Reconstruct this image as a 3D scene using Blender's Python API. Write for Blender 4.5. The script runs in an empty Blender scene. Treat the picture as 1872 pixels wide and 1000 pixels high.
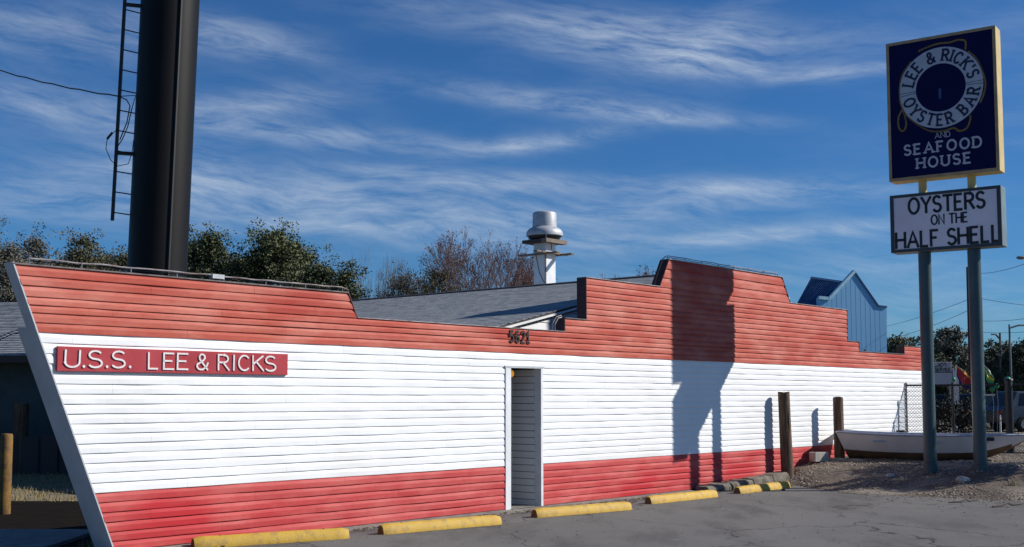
import bpy, math, random
from mathutils import Vector, Matrix, noise
R = math.radians
rnd = random.Random(7)
scene = bpy.context.scene
col = scene.collection

# ------------------------------------------------------------------ camera
F = 2150.0; PITCH = R(4.5); SHIFT = 227 - F*math.tan(PITCH); EYE = 1.65
cd = bpy.data.cameras.new('camera'); cam = bpy.data.objects.new('camera', cd); col.objects.link(cam)
cd.sensor_width = 36; cd.lens = 36*F/1872; cd.shift_y = SHIFT/1872
cd.clip_end = 3000; cd.clip_start = 0.1
cam.location = (0, 0, EYE); cam.rotation_euler = (R(90)+PITCH, 0, 0)
scene.camera = cam

# ------------------------------------------------------------------ light
SUN_AZ = R(3.0); SUN_EL = R(32.8)          # azimuth counted from +X towards +Y
SKY_STRENGTH = 0.055; SUN_STRENGTH = 4.6
sdir = Vector((math.cos(SUN_EL)*math.cos(SUN_AZ), math.cos(SUN_EL)*math.sin(SUN_AZ), math.sin(SUN_EL)))
sl = bpy.data.lights.new('sun', 'SUN'); so = bpy.data.objects.new('sun', sl); col.objects.link(so)
sl.energy = SUN_STRENGTH; sl.angle = R(0.55); sl.color = (1, 0.955, 0.89)
so.rotation_euler = sdir.to_track_quat('Z', 'Y').to_euler(); so.location = (30, 5, 30)

w = bpy.data.worlds.new('World'); scene.world = w; w.use_nodes = True
nt = w.node_tree; nt.nodes.clear()
def N(t, **kw):
    n = nt.nodes.new(t)
    for k, v in kw.items(): setattr(n, k, v)
    return n
def L(a, b): nt.links.new(a, b)
def math_n(op, a, b=None, clamp=False):
    n = N('ShaderNodeMath', operation=op); n.use_clamp = clamp
    for i, v in enumerate((a, b)):
        if v is None: continue
        if isinstance(v, (int, float)): n.inputs[i].default_value = v
        else: L(v, n.inputs[i])
    return n.outputs[0]
sky = N('ShaderNodeTexSky', sky_type='NISHITA'); sky.sun_disc = False
sky.sun_elevation = SUN_EL; sky.sun_rotation = R(90)-SUN_AZ
sky.altitude = 0; sky.air_density = 1.0; sky.dust_density = 0.25; sky.ozone_density = 3.0
tc = N('ShaderNodeTexCoord'); sep = N('ShaderNodeSeparateXYZ'); L(tc.outputs['Generated'], sep.inputs[0])
X_, Y_, Z_ = sep.outputs
az = math_n('ARCTAN2', X_, Y_); el = math_n('ARCSINE', Z_)
# cirrus: long wisps, fanning fibres; coordinates are direction angles
cmb = N('ShaderNodeCombineXYZ')
warp = N('ShaderNodeTexNoise'); warp.inputs['Scale'].default_value = 1.0; warp.inputs['Detail'].default_value = 3
L(cmb.outputs[0], warp.inputs['Vector'])
L(math_n('MULTIPLY', az, 6.0), cmb.inputs[0]); L(math_n('MULTIPLY', el, 14.0), cmb.inputs[1])
wsep = N('ShaderNodeSeparateXYZ'); L(warp.outputs['Color'], wsep.inputs[0])
c2 = N('ShaderNodeCombineXYZ')
# shear (streaks fall slightly to the right) and stretch
sx = math_n('ADD', math_n('MULTIPLY', az, 11.0), math_n('MULTIPLY', wsep.outputs[0], 0.8))
sy = math_n('ADD', math_n('ADD', math_n('MULTIPLY', el, 64.0), math_n('MULTIPLY', az, 7.0)), math_n('MULTIPLY', wsep.outputs[1], 3.2))
L(sx, c2.inputs[0]); L(sy, c2.inputs[1])
fib = N('ShaderNodeTexNoise'); fib.inputs['Scale'].default_value = 1.0; fib.inputs['Detail'].default_value = 9; fib.inputs['Roughness'].default_value = 0.68
L(c2.outputs[0], fib.inputs['Vector'])
c3 = N('ShaderNodeCombineXYZ'); L(math_n('MULTIPLY', az, 3.2), c3.inputs[0]); L(math_n('MULTIPLY', el, 11.0), c3.inputs[1])
big = N('ShaderNodeTexNoise'); big.inputs['Scale'].default_value = 1.0; big.inputs['Detail'].default_value = 4; L(c3.outputs[0], big.inputs['Vector'])
# wisps: (azimuth deg, elevation deg, half length, half height, tilt, strength)
def px_dir(x, y):
    a = (x-936)/F; b = (500+SHIFT-y)/F
    return Vector((a, math.cos(PITCH)-b*math.sin(PITCH), math.sin(PITCH)+b*math.cos(PITCH))).normalized()
def azel(x, y):
    d = px_dir(x, y); return math.atan2(d.x, d.y), math.asin(d.z)
WISPS = [(1190, 62, 330, 34, .10, .75), (1260, 115, 190, 22, .12, .85), (1330, 45, 90, 40, -.5, .25), (1040, 190, 270, 20, .12, .60),
         (150, 60, 260, 40, -.05, .40), (440, 72, 130, 30, .10, .55), (470, 190, 190, 26, -.15, .45), (560, 245, 260, 22, .06, .65), (980, 262, 170, 16, -.12, .60),
         (560, 365, 420, 46, .04, .75), (80, 190, 130, 26, .1, .45), (100, 375, 240, 36, .05, .40),
         (1380, 345, 260, 20, .05, .62), (1200, 385, 330, 26, -.04, .42), (1560, 130, 120, 12, -.04, .50), (1240, 215, 160, 12, .1, .4), (1150, 440, 420, 26, -.03, .30), (1750, 560, 260, 60, 0, .25), (900, 330, 300, 18, .05, .5), (1420, 430, 260, 16, -.05, .5), (700, 420, 260, 18, .03, .45), (300, 300, 120, 60, .1, .35), (1600, 480, 160, 40, .0, .3), (1000, 520, 300, 40, 0, .25)]
acc = None
for (px, py, hx, hy, tilt, st) in WISPS:
    a0, e0 = azel(px, py); hx /= F; hy /= F
    da = math_n('SUBTRACT', az, a0); de = math_n('SUBTRACT', el, e0)
    dv = math_n('ADD', de, math_n('MULTIPLY', da, tilt))
    q = math_n('ADD', math_n('POWER', math_n('ABSOLUTE', math_n('DIVIDE', da, hx)), 2.0), math_n('POWER', math_n('ABSOLUTE', math_n('DIVIDE', dv, hy)), 2.0))
    g = math_n('MULTIPLY', math_n('POWER', 2.718, math_n('MULTIPLY', q, -1.0)), st)
    acc = g if acc is None else math_n('ADD', acc, g)
base = math_n('MULTIPLY', math_n('SUBTRACT', big.outputs['Fac'], 0.46, True), 0.7)
dens = math_n('ADD', acc, base, True)
fm = N('ShaderNodeMapRange'); fm.inputs[1].default_value = 0.36; fm.inputs[2].default_value = 0.74; L(fib.outputs['Fac'], fm.inputs[0])
mask = math_n('MULTIPLY', dens, math_n('ADD', math_n('MULTIPLY', fm.outputs[0], 1.0), 0.10), True)
tint = N('ShaderNodeMixRGB', blend_type='MULTIPLY'); tint.inputs[0].default_value = 1.0; tint.inputs[2].default_value = (0.36, 0.82, 1.35, 1)
L(sky.outputs[0], tint.inputs[1])
mix = N('ShaderNodeMixRGB'); mix.inputs[2].default_value = (8.6, 10.0, 11.8, 1)
L(math_n('MULTIPLY', mask, 0.92), mix.inputs[0]); L(tint.outputs[0], mix.inputs[1])
bg = N('ShaderNodeBackground'); bg.inputs[1].default_value = SKY_STRENGTH; L(mix.outputs[0], bg.inputs[0])
wo = N('ShaderNodeOutputWorld'); L(bg.outputs[0], wo.inputs[0])
vs = scene.view_settings; vs.view_transform = 'Standard'; vs.look = 'None'; vs.gamma = 1; vs.use_curve_mapping = False; vs.exposure = 0.2

# ------------------------------------------------------------------ materials
def mat(name, c, rough=.7, c2=None, scale=3.0, lo=.35, hi=.65, bump=0.0, bscale=40.0, metal=0.0, rand=0.0, stretch=None, emit=None, spec=.5, fine=0.12, fscale=60.0, detail=6, c3=None, s3=1.0):
    m = bpy.data.materials.new(name); m.use_nodes = True; t = m.node_tree; nd = t.nodes
    p = nd['Principled BSDF']; p.inputs['Roughness'].default_value = rough; p.inputs['Metallic'].default_value = metal
    p.inputs['Specular IOR Level'].default_value = spec
    tcn = nd.new('ShaderNodeTexCoord'); mp = nd.new('ShaderNodeMapping'); t.links.new(tcn.outputs['Object'], mp.inputs[0])
    if stretch: mp.inputs['Scale'].default_value = stretch
    n1 = nd.new('ShaderNodeTexNoise'); n1.inputs['Scale'].default_value = scale; n1.inputs['Detail'].default_value = detail; n1.inputs['Roughness'].default_value = .62
    t.links.new(mp.outputs[0], n1.inputs['Vector'])
    oi = nd.new('ShaderNodeObjectInfo')
    if c2 is None: c2 = tuple(v*.78 for v in c)
    mr = nd.new('ShaderNodeMapRange'); mr.inputs[1].default_value = lo; mr.inputs[2].default_value = hi; t.links.new(n1.outputs['Fac'], mr.inputs[0])
    mx = nd.new('ShaderNodeMixRGB'); mx.inputs[1].default_value = (*c, 1); mx.inputs[2].default_value = (*c2, 1); t.links.new(mr.outputs[0], mx.inputs[0])
    out = mx.outputs[0]
    if c3 is not None:
        n3 = nd.new('ShaderNodeTexNoise'); n3.inputs['Scale'].default_value = s3; n3.inputs['Detail'].default_value = 5; t.links.new(mp.outputs[0], n3.inputs['Vector'])
        m3 = nd.new('ShaderNodeMapRange'); m3.inputs[1].default_value = .52; m3.inputs[2].default_value = .66; t.links.new(n3.outputs['Fac'], m3.inputs[0])
        x3 = nd.new('ShaderNodeMixRGB'); x3.inputs[2].default_value = (*c3, 1); t.links.new(m3.outputs[0], x3.inputs[0]); t.links.new(out, x3.inputs[1]); out = x3.outputs[0]
    n2 = nd.new('ShaderNodeTexNoise'); n2.inputs['Scale'].default_value = fscale; n2.inputs['Detail'].default_value = 3; t.links.new(tcn.outputs['Object'], n2.inputs['Vector'])
    hs = nd.new('ShaderNodeHueSaturation'); t.links.new(out, hs.inputs['Color'])
    a = nd.new('ShaderNodeMath'); a.operation = 'MULTIPLY_ADD'; t.links.new(n2.outputs['Fac'], a.inputs[0]); a.inputs[1].default_value = 2*fine; a.inputs[2].default_value = 1-fine
    b = nd.new('ShaderNodeMath'); b.operation = 'MULTIPLY_ADD'; t.links.new(oi.outputs['Random'], b.inputs[0]); b.inputs[1].default_value = 2*rand; b.inputs[2].default_value = 1-rand
    c_ = nd.new('ShaderNodeMath'); c_.operation = 'MULTIPLY'; t.links.new(a.outputs[0], c_.inputs[0]); t.links.new(b.outputs[0], c_.inputs[1]); t.links.new(c_.outputs[0], hs.inputs['Value'])
    t.links.new(hs.outputs[0], p.inputs['Base Color'])
    if bump:
        nb = nd.new('ShaderNodeTexNoise'); nb.inputs['Scale'].default_value = bscale; nb.inputs['Detail'].default_value = 5; t.links.new(mp.outputs[0], nb.inputs['Vector'])
        bp = nd.new('ShaderNodeBump'); bp.inputs['Strength'].default_value = bump; bp.inputs['Distance'].default_value = .02
        t.links.new(nb.outputs['Fac'], bp.inputs['Height']); t.links.new(bp.outputs[0], p.inputs['Normal'])
    if emit:
        p.inputs['Emission Color'].default_value = (*emit[0], 1); p.inputs['Emission Strength'].default_value = emit[1]
    return m
M = {}
M['red_up'] = mat('faded_red_paint', (.43, .080, .052), .6, (.56, .20, .15), scale=1.3, lo=.42, hi=.70, rand=.04, stretch=(.7, 1, 2.2), fine=.07, fscale=25, bump=.08, bscale=30, c3=(.37, .040, .026), s3=.6, spec=.18)
M['red_low'] = mat('coral_red_paint', (.46, .052, .052), .6, (.56, .135, .12), scale=1.6, lo=.40, hi=.72, rand=.04, stretch=(.7, 1, 2.5), fine=.06, fscale=25, bump=.08, bscale=30, c3=(.46, .026, .032), s3=.7, spec=.18)
M['white'] = mat('white_siding_paint', (.80, .81, .81), .55, (.70, .705, .69), scale=.9, lo=.45, hi=.75, rand=.01, fine=.03, fscale=20, bump=.05, bscale=25)
M['trim'] = mat('white_trim_paint', (.78, .79, .80), .5, (.64, .65, .66), scale=4, fine=.05)
M['greytrim'] = mat('grey_trim_paint', (.50, .52, .54), .55, (.40, .42, .44), scale=2.5, fine=.06)
M['maroon'] = mat('maroon_edge_paint', (.10, .022, .022), .6, (.05, .015, .015), scale=5)
M['capdark'] = mat('dark_cap_metal', (.06, .045, .045), .5, (.20, .17, .16), scale=6)
M['capwhite'] = mat('bare_cap_metal', (.42, .40, .40), .45, (.22, .15, .14), scale=5, metal=.2)
M['signred'] = mat('crimson_board_paint', (.33, .014, .022), .45, (.40, .03, .04), scale=3, fine=.05)
M['letterwhite'] = mat('white_letter_paint', (.80, .78, .76), .5, (.66, .6, .58), scale=14, fine=.05)
M['digit'] = mat('dark_digit_paint', (.03, .008, .008), .5)
M['navy'] = mat('navy_sign_face', (.003, .004, .045), .6, (.004, .006, .06), scale=2, fine=.05, spec=.12)
M['cream'] = mat('cream_sign_cabinet', (.62, .47, .17), .5, (.50, .36, .13), scale=3, fine=.08)
M['creamrim'] = mat('tan_retainer_paint', (.42, .30, .15), .5, (.30, .2, .1), scale=6)
M['ring'] = mat('pale_ring_paint', (.46, .48, .54), .5, (.38, .40, .46), scale=6, fine=.05)
M['navytext'] = mat('navy_text_paint', (.006, .008, .05), .5)
M['goldrope'] = mat('golden_rope_paint', (.30, .19, .03), .6, (.16, .10, .02), scale=40)
M['textgrey'] = mat('pale_text_paint', (.50, .51, .57), .5, (.40, .41, .47), scale=8)
M['faceoff'] = mat('off_white_panel', (.76, .72, .76), .4, (.66, .63, .68), scale=1.5, fine=.04)
M['blacktext'] = mat('black_text_paint', (.008, .01, .014), .5)
M['teal'] = mat('dark_teal_paint', (.045, .085, .095), .4, (.03, .06, .07), scale=2, fine=.08)
M['tealcab'] = mat('grey_teal_cabinet', (.16, .22, .23), .5, (.11, .16, .17), scale=3)
M['steel'] = mat('near_black_steel', (.0036, .0028, .0028), .55, (.005, .004, .0036), scale=1.2, stretch=(1, 1, .25), fine=.06, bump=.04, bscale=6, spec=.22)
M['steelseam'] = mat('black_conduit', (.006, .006, .007), .6)
M['blackmetal'] = mat('black_metal', (.012, .013, .016), .5)
M['cable'] = mat('black_cable', (.01, .01, .012), .6)
M['shingle'] = mat('grey_shingles', (.30, .315, .325), .9, (.19, .20, .215), scale=5, lo=.3, hi=.7, fine=.25, fscale=6, bump=.12, bscale=40)
M['roofedge'] = mat('dark_drip_edge', (.035, .037, .04), .6)
M['galv'] = mat('galvanised_metal', (.50, .51, .53), .5, (.38, .39, .41), scale=7, metal=.15, fine=.05)
M['board'] = mat('weathered_board', (.24, .19, .15), .8, (.12, .09, .07), scale=5, stretch=(1, 6, 6))
M['darkwood'] = mat('dark_rotten_board', (.06, .045, .04), .8)
M['wood'] = mat('weathered_piling_wood', (.17, .10, .055), .85, (.065, .038, .022), scale=7, lo=.35, hi=.6, stretch=(3, 3, .35), bump=.6, bscale=14, fine=.2)
M['woodtop'] = mat('grey_end_grain', (.28, .25, .2), .9, (.15, .12, .1), scale=20)
M['yellow'] = mat('yellow_kerb_paint', (.56, .345, .035), .65, (.47, .27, .03), scale=5, lo=.4, hi=.8, fine=.12, fscale=30, bump=.25, bscale=50, c3=(.40, .25, .05), s3=9, rand=.04)
M['concrete'] = mat('rough_concrete', (.26, .24, .21), .9, (.15, .14, .125), scale=5, fine=.2, bump=.4, bscale=30)
M['kerbrough'] = mat('dirty_kerb_concrete', (.20, .175, .14), .95, (.11, .095, .075), scale=6, fine=.25, fscale=30, bump=.8, bscale=22, c3=(.07, .07, .045), s3=3)
M['soil'] = mat('sandy_soil', (.15, .115, .085), .95, (.075, .058, .042), scale=1.6, lo=.35, hi=.65, fine=.35, fscale=18, bump=.7, bscale=22, c3=(.24, .205, .16), s3=.9)
M['pebble'] = mat('pale_pebble', (.44, .37, .29), .85, (.17, .135, .10), scale=1.7, lo=.3, hi=.7, fine=.4, fscale=14)
M['debris'] = mat('dry_twig', (.30, .24, .17), .9, (.13, .1, .07), scale=3)
M['dryleaf'] = mat('dry_leaf', (.16, .10, .05), .9, (.08, .05, .03), scale=8)
M['grass'] = mat('winter_grass', (.20, .16, .06), .9, (.30, .24, .12), scale=2.5, lo=.35, hi=.65, fine=.3, fscale=30)
M['lawn'] = mat('patchy_lawn_soil', (.15, .12, .065), .95, (.22, .18, .11), scale=1.1, lo=.35, hi=.65, fine=.35, fscale=15, bump=.5, bscale=20)
M['groundshade'] = mat('painted_ground_shade', (.010, .008, .007), 1.0, (.016, .012, .009), scale=3, bump=.6, bscale=18, spec=.05)  # cast shade on the left yard, put into the ground colour
M['boathull'] = mat('chalky_boat_hull', (.82, .74, .68), .5, (.70, .61, .56), scale=2, lo=.4, hi=.8, fine=.08, c3=(.72, .64, .60), s3=1.4)
M['boatbottom'] = mat('brown_boat_bottom', (.22, .13, .065), .7, (.13, .07, .035), scale=4)
M['gunwale'] = mat('grey_gunwale', (.42, .46, .55), .4, (.3, .33, .4), scale=5)
M['blueside'] = mat('blue_metal_siding', (.20, .46, .72), .5, (.175, .42, .67), scale=.4, stretch=(1, 1, .2), fine=.03)
M['bluetrim'] = mat('pale_blue_trim', (.40, .66, .80), .5)
M['blueroof'] = mat('dark_blue_metal_roof', (.035, .10, .24), .4, (.03, .08, .2), scale=1)
M['leaf_oak'] = mat('oak_foliage', (.095, .110, .034), .7, (.048, .058, .020), scale=.5, lo=.4, hi=.6, fine=.5, fscale=2.5, rand=.15)
M['leaf_olive'] = mat('dull_olive_foliage', (.135, .122, .052), .75, (.072, .070, .032), scale=.5, lo=.4, hi=.6, fine=.5, fscale=2.5, rand=.15)
M['leaf_grey'] = mat('greyish_foliage', (.16, .15, .115), .8, (.085, .085, .065), scale=.6, lo=.4, hi=.6, fine=.5, fscale=2.5, rand=.1)
M['leaf_red'] = mat('russet_buds', (.16, .055, .045), .8, (.10, .05, .035), scale=.8, fine=.4, fscale=3)
M['leaf_pine'] = mat('dark_pine_foliage', (.065, .08, .038), .75, (.035, .045, .024), scale=.5, lo=.4, hi=.6, fine=.4, fscale=2.5, rand=.15)
M['bark'] = mat('grey_bark', (.12, .10, .085), .9, (.06, .05, .045), scale=4, bump=.4, bscale=12)
M['twig'] = mat('pale_bare_twig', (.24, .20, .19), .9, (.13, .11, .11), scale=2)
M['twigred'] = mat('reddish_bare_twig', (.19, .115, .105), .9, (.11, .07, .065), scale=2)
M['amber'] = mat('amber_bulb_glass', (.75, .36, .05), .3, emit=((1, .42, .06), .45))
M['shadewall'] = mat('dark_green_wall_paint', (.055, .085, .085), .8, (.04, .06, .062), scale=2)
M['inner'] = mat('interior_shade_tone', (.025, .025, .027), .8)  # near-black colour stands in for the darkness inside the passage
M['cardark'] = mat('dark_teal_car_paint', (.012, .022, .03), .25)
M['carblue'] = mat('slate_blue_car_paint', (.05, .07, .10), .25)
M['glass'] = mat('tinted_glass', (.01, .012, .015), .08)
M['tyre'] = mat('tyre_rubber', (.012, .012, .013), .85)
M['rim'] = mat('wheel_rim_metal', (.3, .31, .32), .35, metal=.6)
M['tail'] = mat('red_tail_lens', (.25, .01, .01), .25)
M['balloon'] = mat('green_balloon', (.02, .32, .13), .3, (.02, .26, .10), scale=2)
M['flagred'] = mat('red_flag_cloth', (.42, .02, .03), .7)
M['flagorange'] = mat('orange_flag_cloth', (.75, .30, .04), .7)
M['flagblue'] = mat('violet_flag_cloth', (.03, .02, .16), .7)
M['flagwhite'] = mat('white_flag_cloth', (.75, .75, .75), .7)
M['flaggreen'] = mat('green_flag_cloth', (.05, .32, .14), .7)
M['flagyellow'] = mat('yellow_flag_cloth', (.60, .50, .05), .7)
M['shopsign'] = mat('grey_white_sign_face', (.40, .39, .43), .5, (.34, .33, .37), scale=2)
M['polewood'] = mat('utility_pole_wood', (.075, .055, .055), .9, (.04, .03, .03), scale=2, stretch=(2, 2, .2))
M['polegrey'] = mat('grey_pole_concrete', (.18, .19, .2), .8)
M['hedge'] = mat('hedge_foliage', (.03, .034, .018), .8, (.018, .02, .012), scale=1.5, fine=.5, fscale=5)

# asphalt with its own network: aggregate, patches, oil stains, cracks
def asphalt():
    m = bpy.data.materials.new('worn_asphalt'); m.use_nodes = True; t = m.node_tree; nd = t.nodes; p = nd['Principled BSDF']
    tcn = nd.new('ShaderNodeTexCoord')
    def nz(s, d=5, st=None, r=.6):
        n = nd.new('ShaderNodeTexNoise'); n.inputs['Scale'].default_value = s; n.inputs['Detail'].default_value = d; n.inputs['Roughness'].default_value = r
        if st:
            mp = nd.new('ShaderNodeMapping'); mp.inputs['Scale'].default_value = st; mp.inputs['Rotation'].default_value = (0, 0, R(-40)); t.links.new(tcn.outputs['Object'], mp.inputs[0]); t.links.new(mp.outputs[0], n.inputs['Vector'])
        else: t.links.new(tcn.outputs['Object'], n.inputs['Vector'])
        return n.outputs['Fac']
    def rg(f, a, b):
        n = nd.new('ShaderNodeMapRange'); n.inputs[1].default_value = a; n.inputs[2].default_value = b; t.links.new(f, n.inputs[0]); return n.outputs[0]
    def mixc(f, a, b, typ='MIX'):
        n = nd.new('ShaderNodeMixRGB'); n.blend_type = typ
        if isinstance(f, float): n.inputs[0].default_value = f
        else: t.links.new(f, n.inputs[0])
        for i, v in ((1, a), (2, b)):
            if isinstance(v, tuple): n.inputs[i].default_value = (*v, 1)
            else: t.links.new(v, n.inputs[i])
        return n.outputs[0]
    c = mixc(rg(nz(.45, 6), .38, .62), (.150, .144, .136), (.100, .095, .090))
    c = mixc(rg(nz(1.1, 6, (1, .33, 1)), .50, .64), c, (.042, .039, .038))          # oil and tyre stains drawn out along the bays
    c = mixc(rg(nz(3.5, 6), .58, .72), c, (.17, .155, .135))                      # sandy dust
    g = nz(90, 2); c = mixc(rg(nz(6.5, 4), .66, .72), c, (.035, .032, .03)); c = mixc(.5, c, mixc(rg(g, .3, .7), (.045, .044, .042), (.26, .25, .235)))
    v = nd.new('ShaderNodeTexVoronoi'); v.feature = 'DISTANCE_TO_EDGE'; v.inputs['Scale'].default_value = .38
    wv = nd.new('ShaderNodeVectorMath'); wv.operation = 'MULTIPLY_ADD'
    wn = nd.new('ShaderNodeTexNoise'); wn.inputs['Scale'].default_value = 1.6; wn.inputs['Detail'].default_value = 6; t.links.new(tcn.outputs['Object'], wn.inputs['Vector'])
    t.links.new(wn.outputs['Color'], wv.inputs[0]); wv.inputs[1].default_value = (1.1, 1.1, 0); t.links.new(tcn.outputs['Object'], wv.inputs[2]); t.links.new(wv.outputs[0], v.inputs['Vector'])
    crack = rg(v.outputs['Distance'], .001, .008)
    c = mixc(crack, (.03, .028, .026), c)
    t.links.new(c, p.inputs['Base Color']); p.inputs['Roughness'].default_value = .9; p.inputs['Specular IOR Level'].default_value = .3
    bp = nd.new('ShaderNodeBump'); bp.inputs['Strength'].default_value = .55; bp.inputs['Distance'].default_value = .012
    t.links.new(nz(45, 5), bp.inputs['Height']); t.links.new(bp.outputs[0], p.inputs['Normal'])
    return m
M['asphalt'] = asphalt()

# ------------------------------------------------------------------ builders
class MB:
    def __init__(s): s.v = []; s.f = []
    def add(s, vs, fs):
        o = len(s.v); s.v += [tuple(v) for v in vs]; s.f += [tuple(i+o for i in f) for f in fs]
    def box(s, x0, y0, z0, x1, y1, z1, b=0):
        vs = [(x0,y0,z0),(x1,y0,z0),(x1,y1,z0),(x0,y1,z0),(x0,y0,z1),(x1,y0,z1),(x1,y1,z1),(x0,y1,z1)]
        s.add(vs, [(0,3,2,1),(4,5,6,7),(0,1,5,4),(1,2,6,5),(2,3,7,6),(3,0,4,7)])
    def bar(s, a, b, r0, r1=None, n=8, cap=True, ph=0):
        a = Vector(a); b = Vector(b); r1 = r0 if r1 is None else r1
        d = (b-a)
        if d.length < 1e-6: return
        d.normalize(); u = d.orthogonal().normalized(); v = d.cross(u)
        vs = []
        for p, r in ((a, r0), (b, r1)):
            for i in range(n):
                t = 2*math.pi*i/n+ph; vs.append(p+u*math.cos(t)*r+v*math.sin(t)*r)
        fs = [(i, (i+1) % n, n+(i+1) % n, n+i) for i in range(n)]
        if cap: fs += [tuple(reversed(range(n))), tuple(range(n, 2*n))]
        s.add(vs, fs)
    def tube(s, pts, r, n=6):
        pts = [Vector(p) for p in pts]; rs = r if isinstance(r, list) else [r]*len(pts)
        vs = []; prev = None
        for i, p in enumerate(pts):
            d = (pts[min(i+1, len(pts)-1)]-pts[max(i-1, 0)]).normalized()
            u = d.orthogonal().normalized() if prev is None else (prev-d*prev.dot(d)).normalized()
            prev = u; v = d.cross(u)
            for k in range(n):
                t = 2*math.pi*k/n; vs.append(p+(u*math.cos(t)+v*math.sin(t))*rs[i])
        fs = []
        for i in range(len(pts)-1):
            for k in range(n): fs.append((i*n+k, i*n+(k+1) % n, (i+1)*n+(k+1) % n, (i+1)*n+k))
        fs += [tuple(reversed(range(n))), tuple(range((len(pts)-1)*n, len(pts)*n))]
        s.add(vs, fs)
    def lathe(s, prof, n=32, c=(0, 0, 0)):
        vs = []; fs = []
        for r, z in prof:
            for i in range(n):
                t = 2*math.pi*i/n; vs.append((c[0]+r*math.cos(t), c[1]+r*math.sin(t), c[2]+z))
        for j in range(len(prof)-1):
            for i in range(n): fs.append((j*n+i, j*n+(i+1) % n, (j+1)*n+(i+1) % n, (j+1)*n+i))
        s.add(vs, fs)
    def prism(s, poly, y0, y1):          # polygon in x,z, extruded along y
        n = len(poly); vs = [(x, y0, z) for x, z in poly]+[(x, y1, z) for x, z in poly]
        fs = [tuple(range(n)), tuple(reversed(range(n, 2*n)))]+[(i, i+n, (i+1) % n+n, (i+1) % n) for i in range(n)]
        s.add(vs, fs)
    def prism_y(s, poly, x0, x1):        # polygon in y,z, extruded along x
        n = len(poly); vs = [(x0, y, z) for y, z in poly]+[(x1, y, z) for y, z in poly]
        s.add(vs, [tuple(range(n)), tuple(reversed(range(n, 2*n)))]+[(i, i+n, (i+1) % n+n, (i+1) % n) for i in range(n)])
    def build(s, name, m, parent=None, smooth=False, bevel=0, recalc=True):
        me = bpy.data.meshes.new(name); me.from_pydata(s.v, [], s.f); me.materials.append(m)
        if recalc and len(s.f) < 60000:
            import bmesh
            b = bmesh.new(); b.from_mesh(me); bmesh.ops.recalc_face_normals(b, faces=b.faces); b.to_mesh(me); b.free()
        if smooth: me.polygons.foreach_set('use_smooth', [True]*len(me.polygons))
        o = bpy.data.objects.new(name, me); col.objects.link(o)
        if parent: o.parent = parent
        if smooth and smooth != 'all':
            try: me.set_sharp_from_angle(angle=R(40))
            except Exception: pass
        if bevel:
            md = o.modifiers.new('bevel', 'BEVEL'); md.width = bevel; md.segments = 2; md.limit_method = 'ANGLE'
        return o
def tag(o, label=None, cat=None, group=None, kind=None):
    if label: o['label'] = label
    if cat: o['category'] = cat
    if group: o['group'] = group
    if kind: o['kind'] = kind
    return o
def empty(name, loc=(0, 0, 0), rz=0, label=None, cat=None, group=None):
    o = bpy.data.objects.new(name, None); col.objects.link(o); o.location = loc; o.rotation_euler = (0, 0, rz); o.empty_display_size = .2
    return tag(o, label, cat, group)
def copy_tree(o, parent=None):
    c = o.copy(); col.objects.link(c); c.parent = parent
    for ch in [x for x in o.children]: copy_tree(ch, c)
    return c
def at(px, py, Y):
    d = px_dir(px, py); t = Y/d.y; return Vector((d.x*t, Y, EYE+d.z*t))
def ground_pt(px, py, z=0):
    d = px_dir(px, py); t = (z-EYE)/d.z; return Vector((d.x*t, d.y*t, z))
def smooth(x): x = max(0, min(1, x)); return x*x*(3-2*x)

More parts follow.
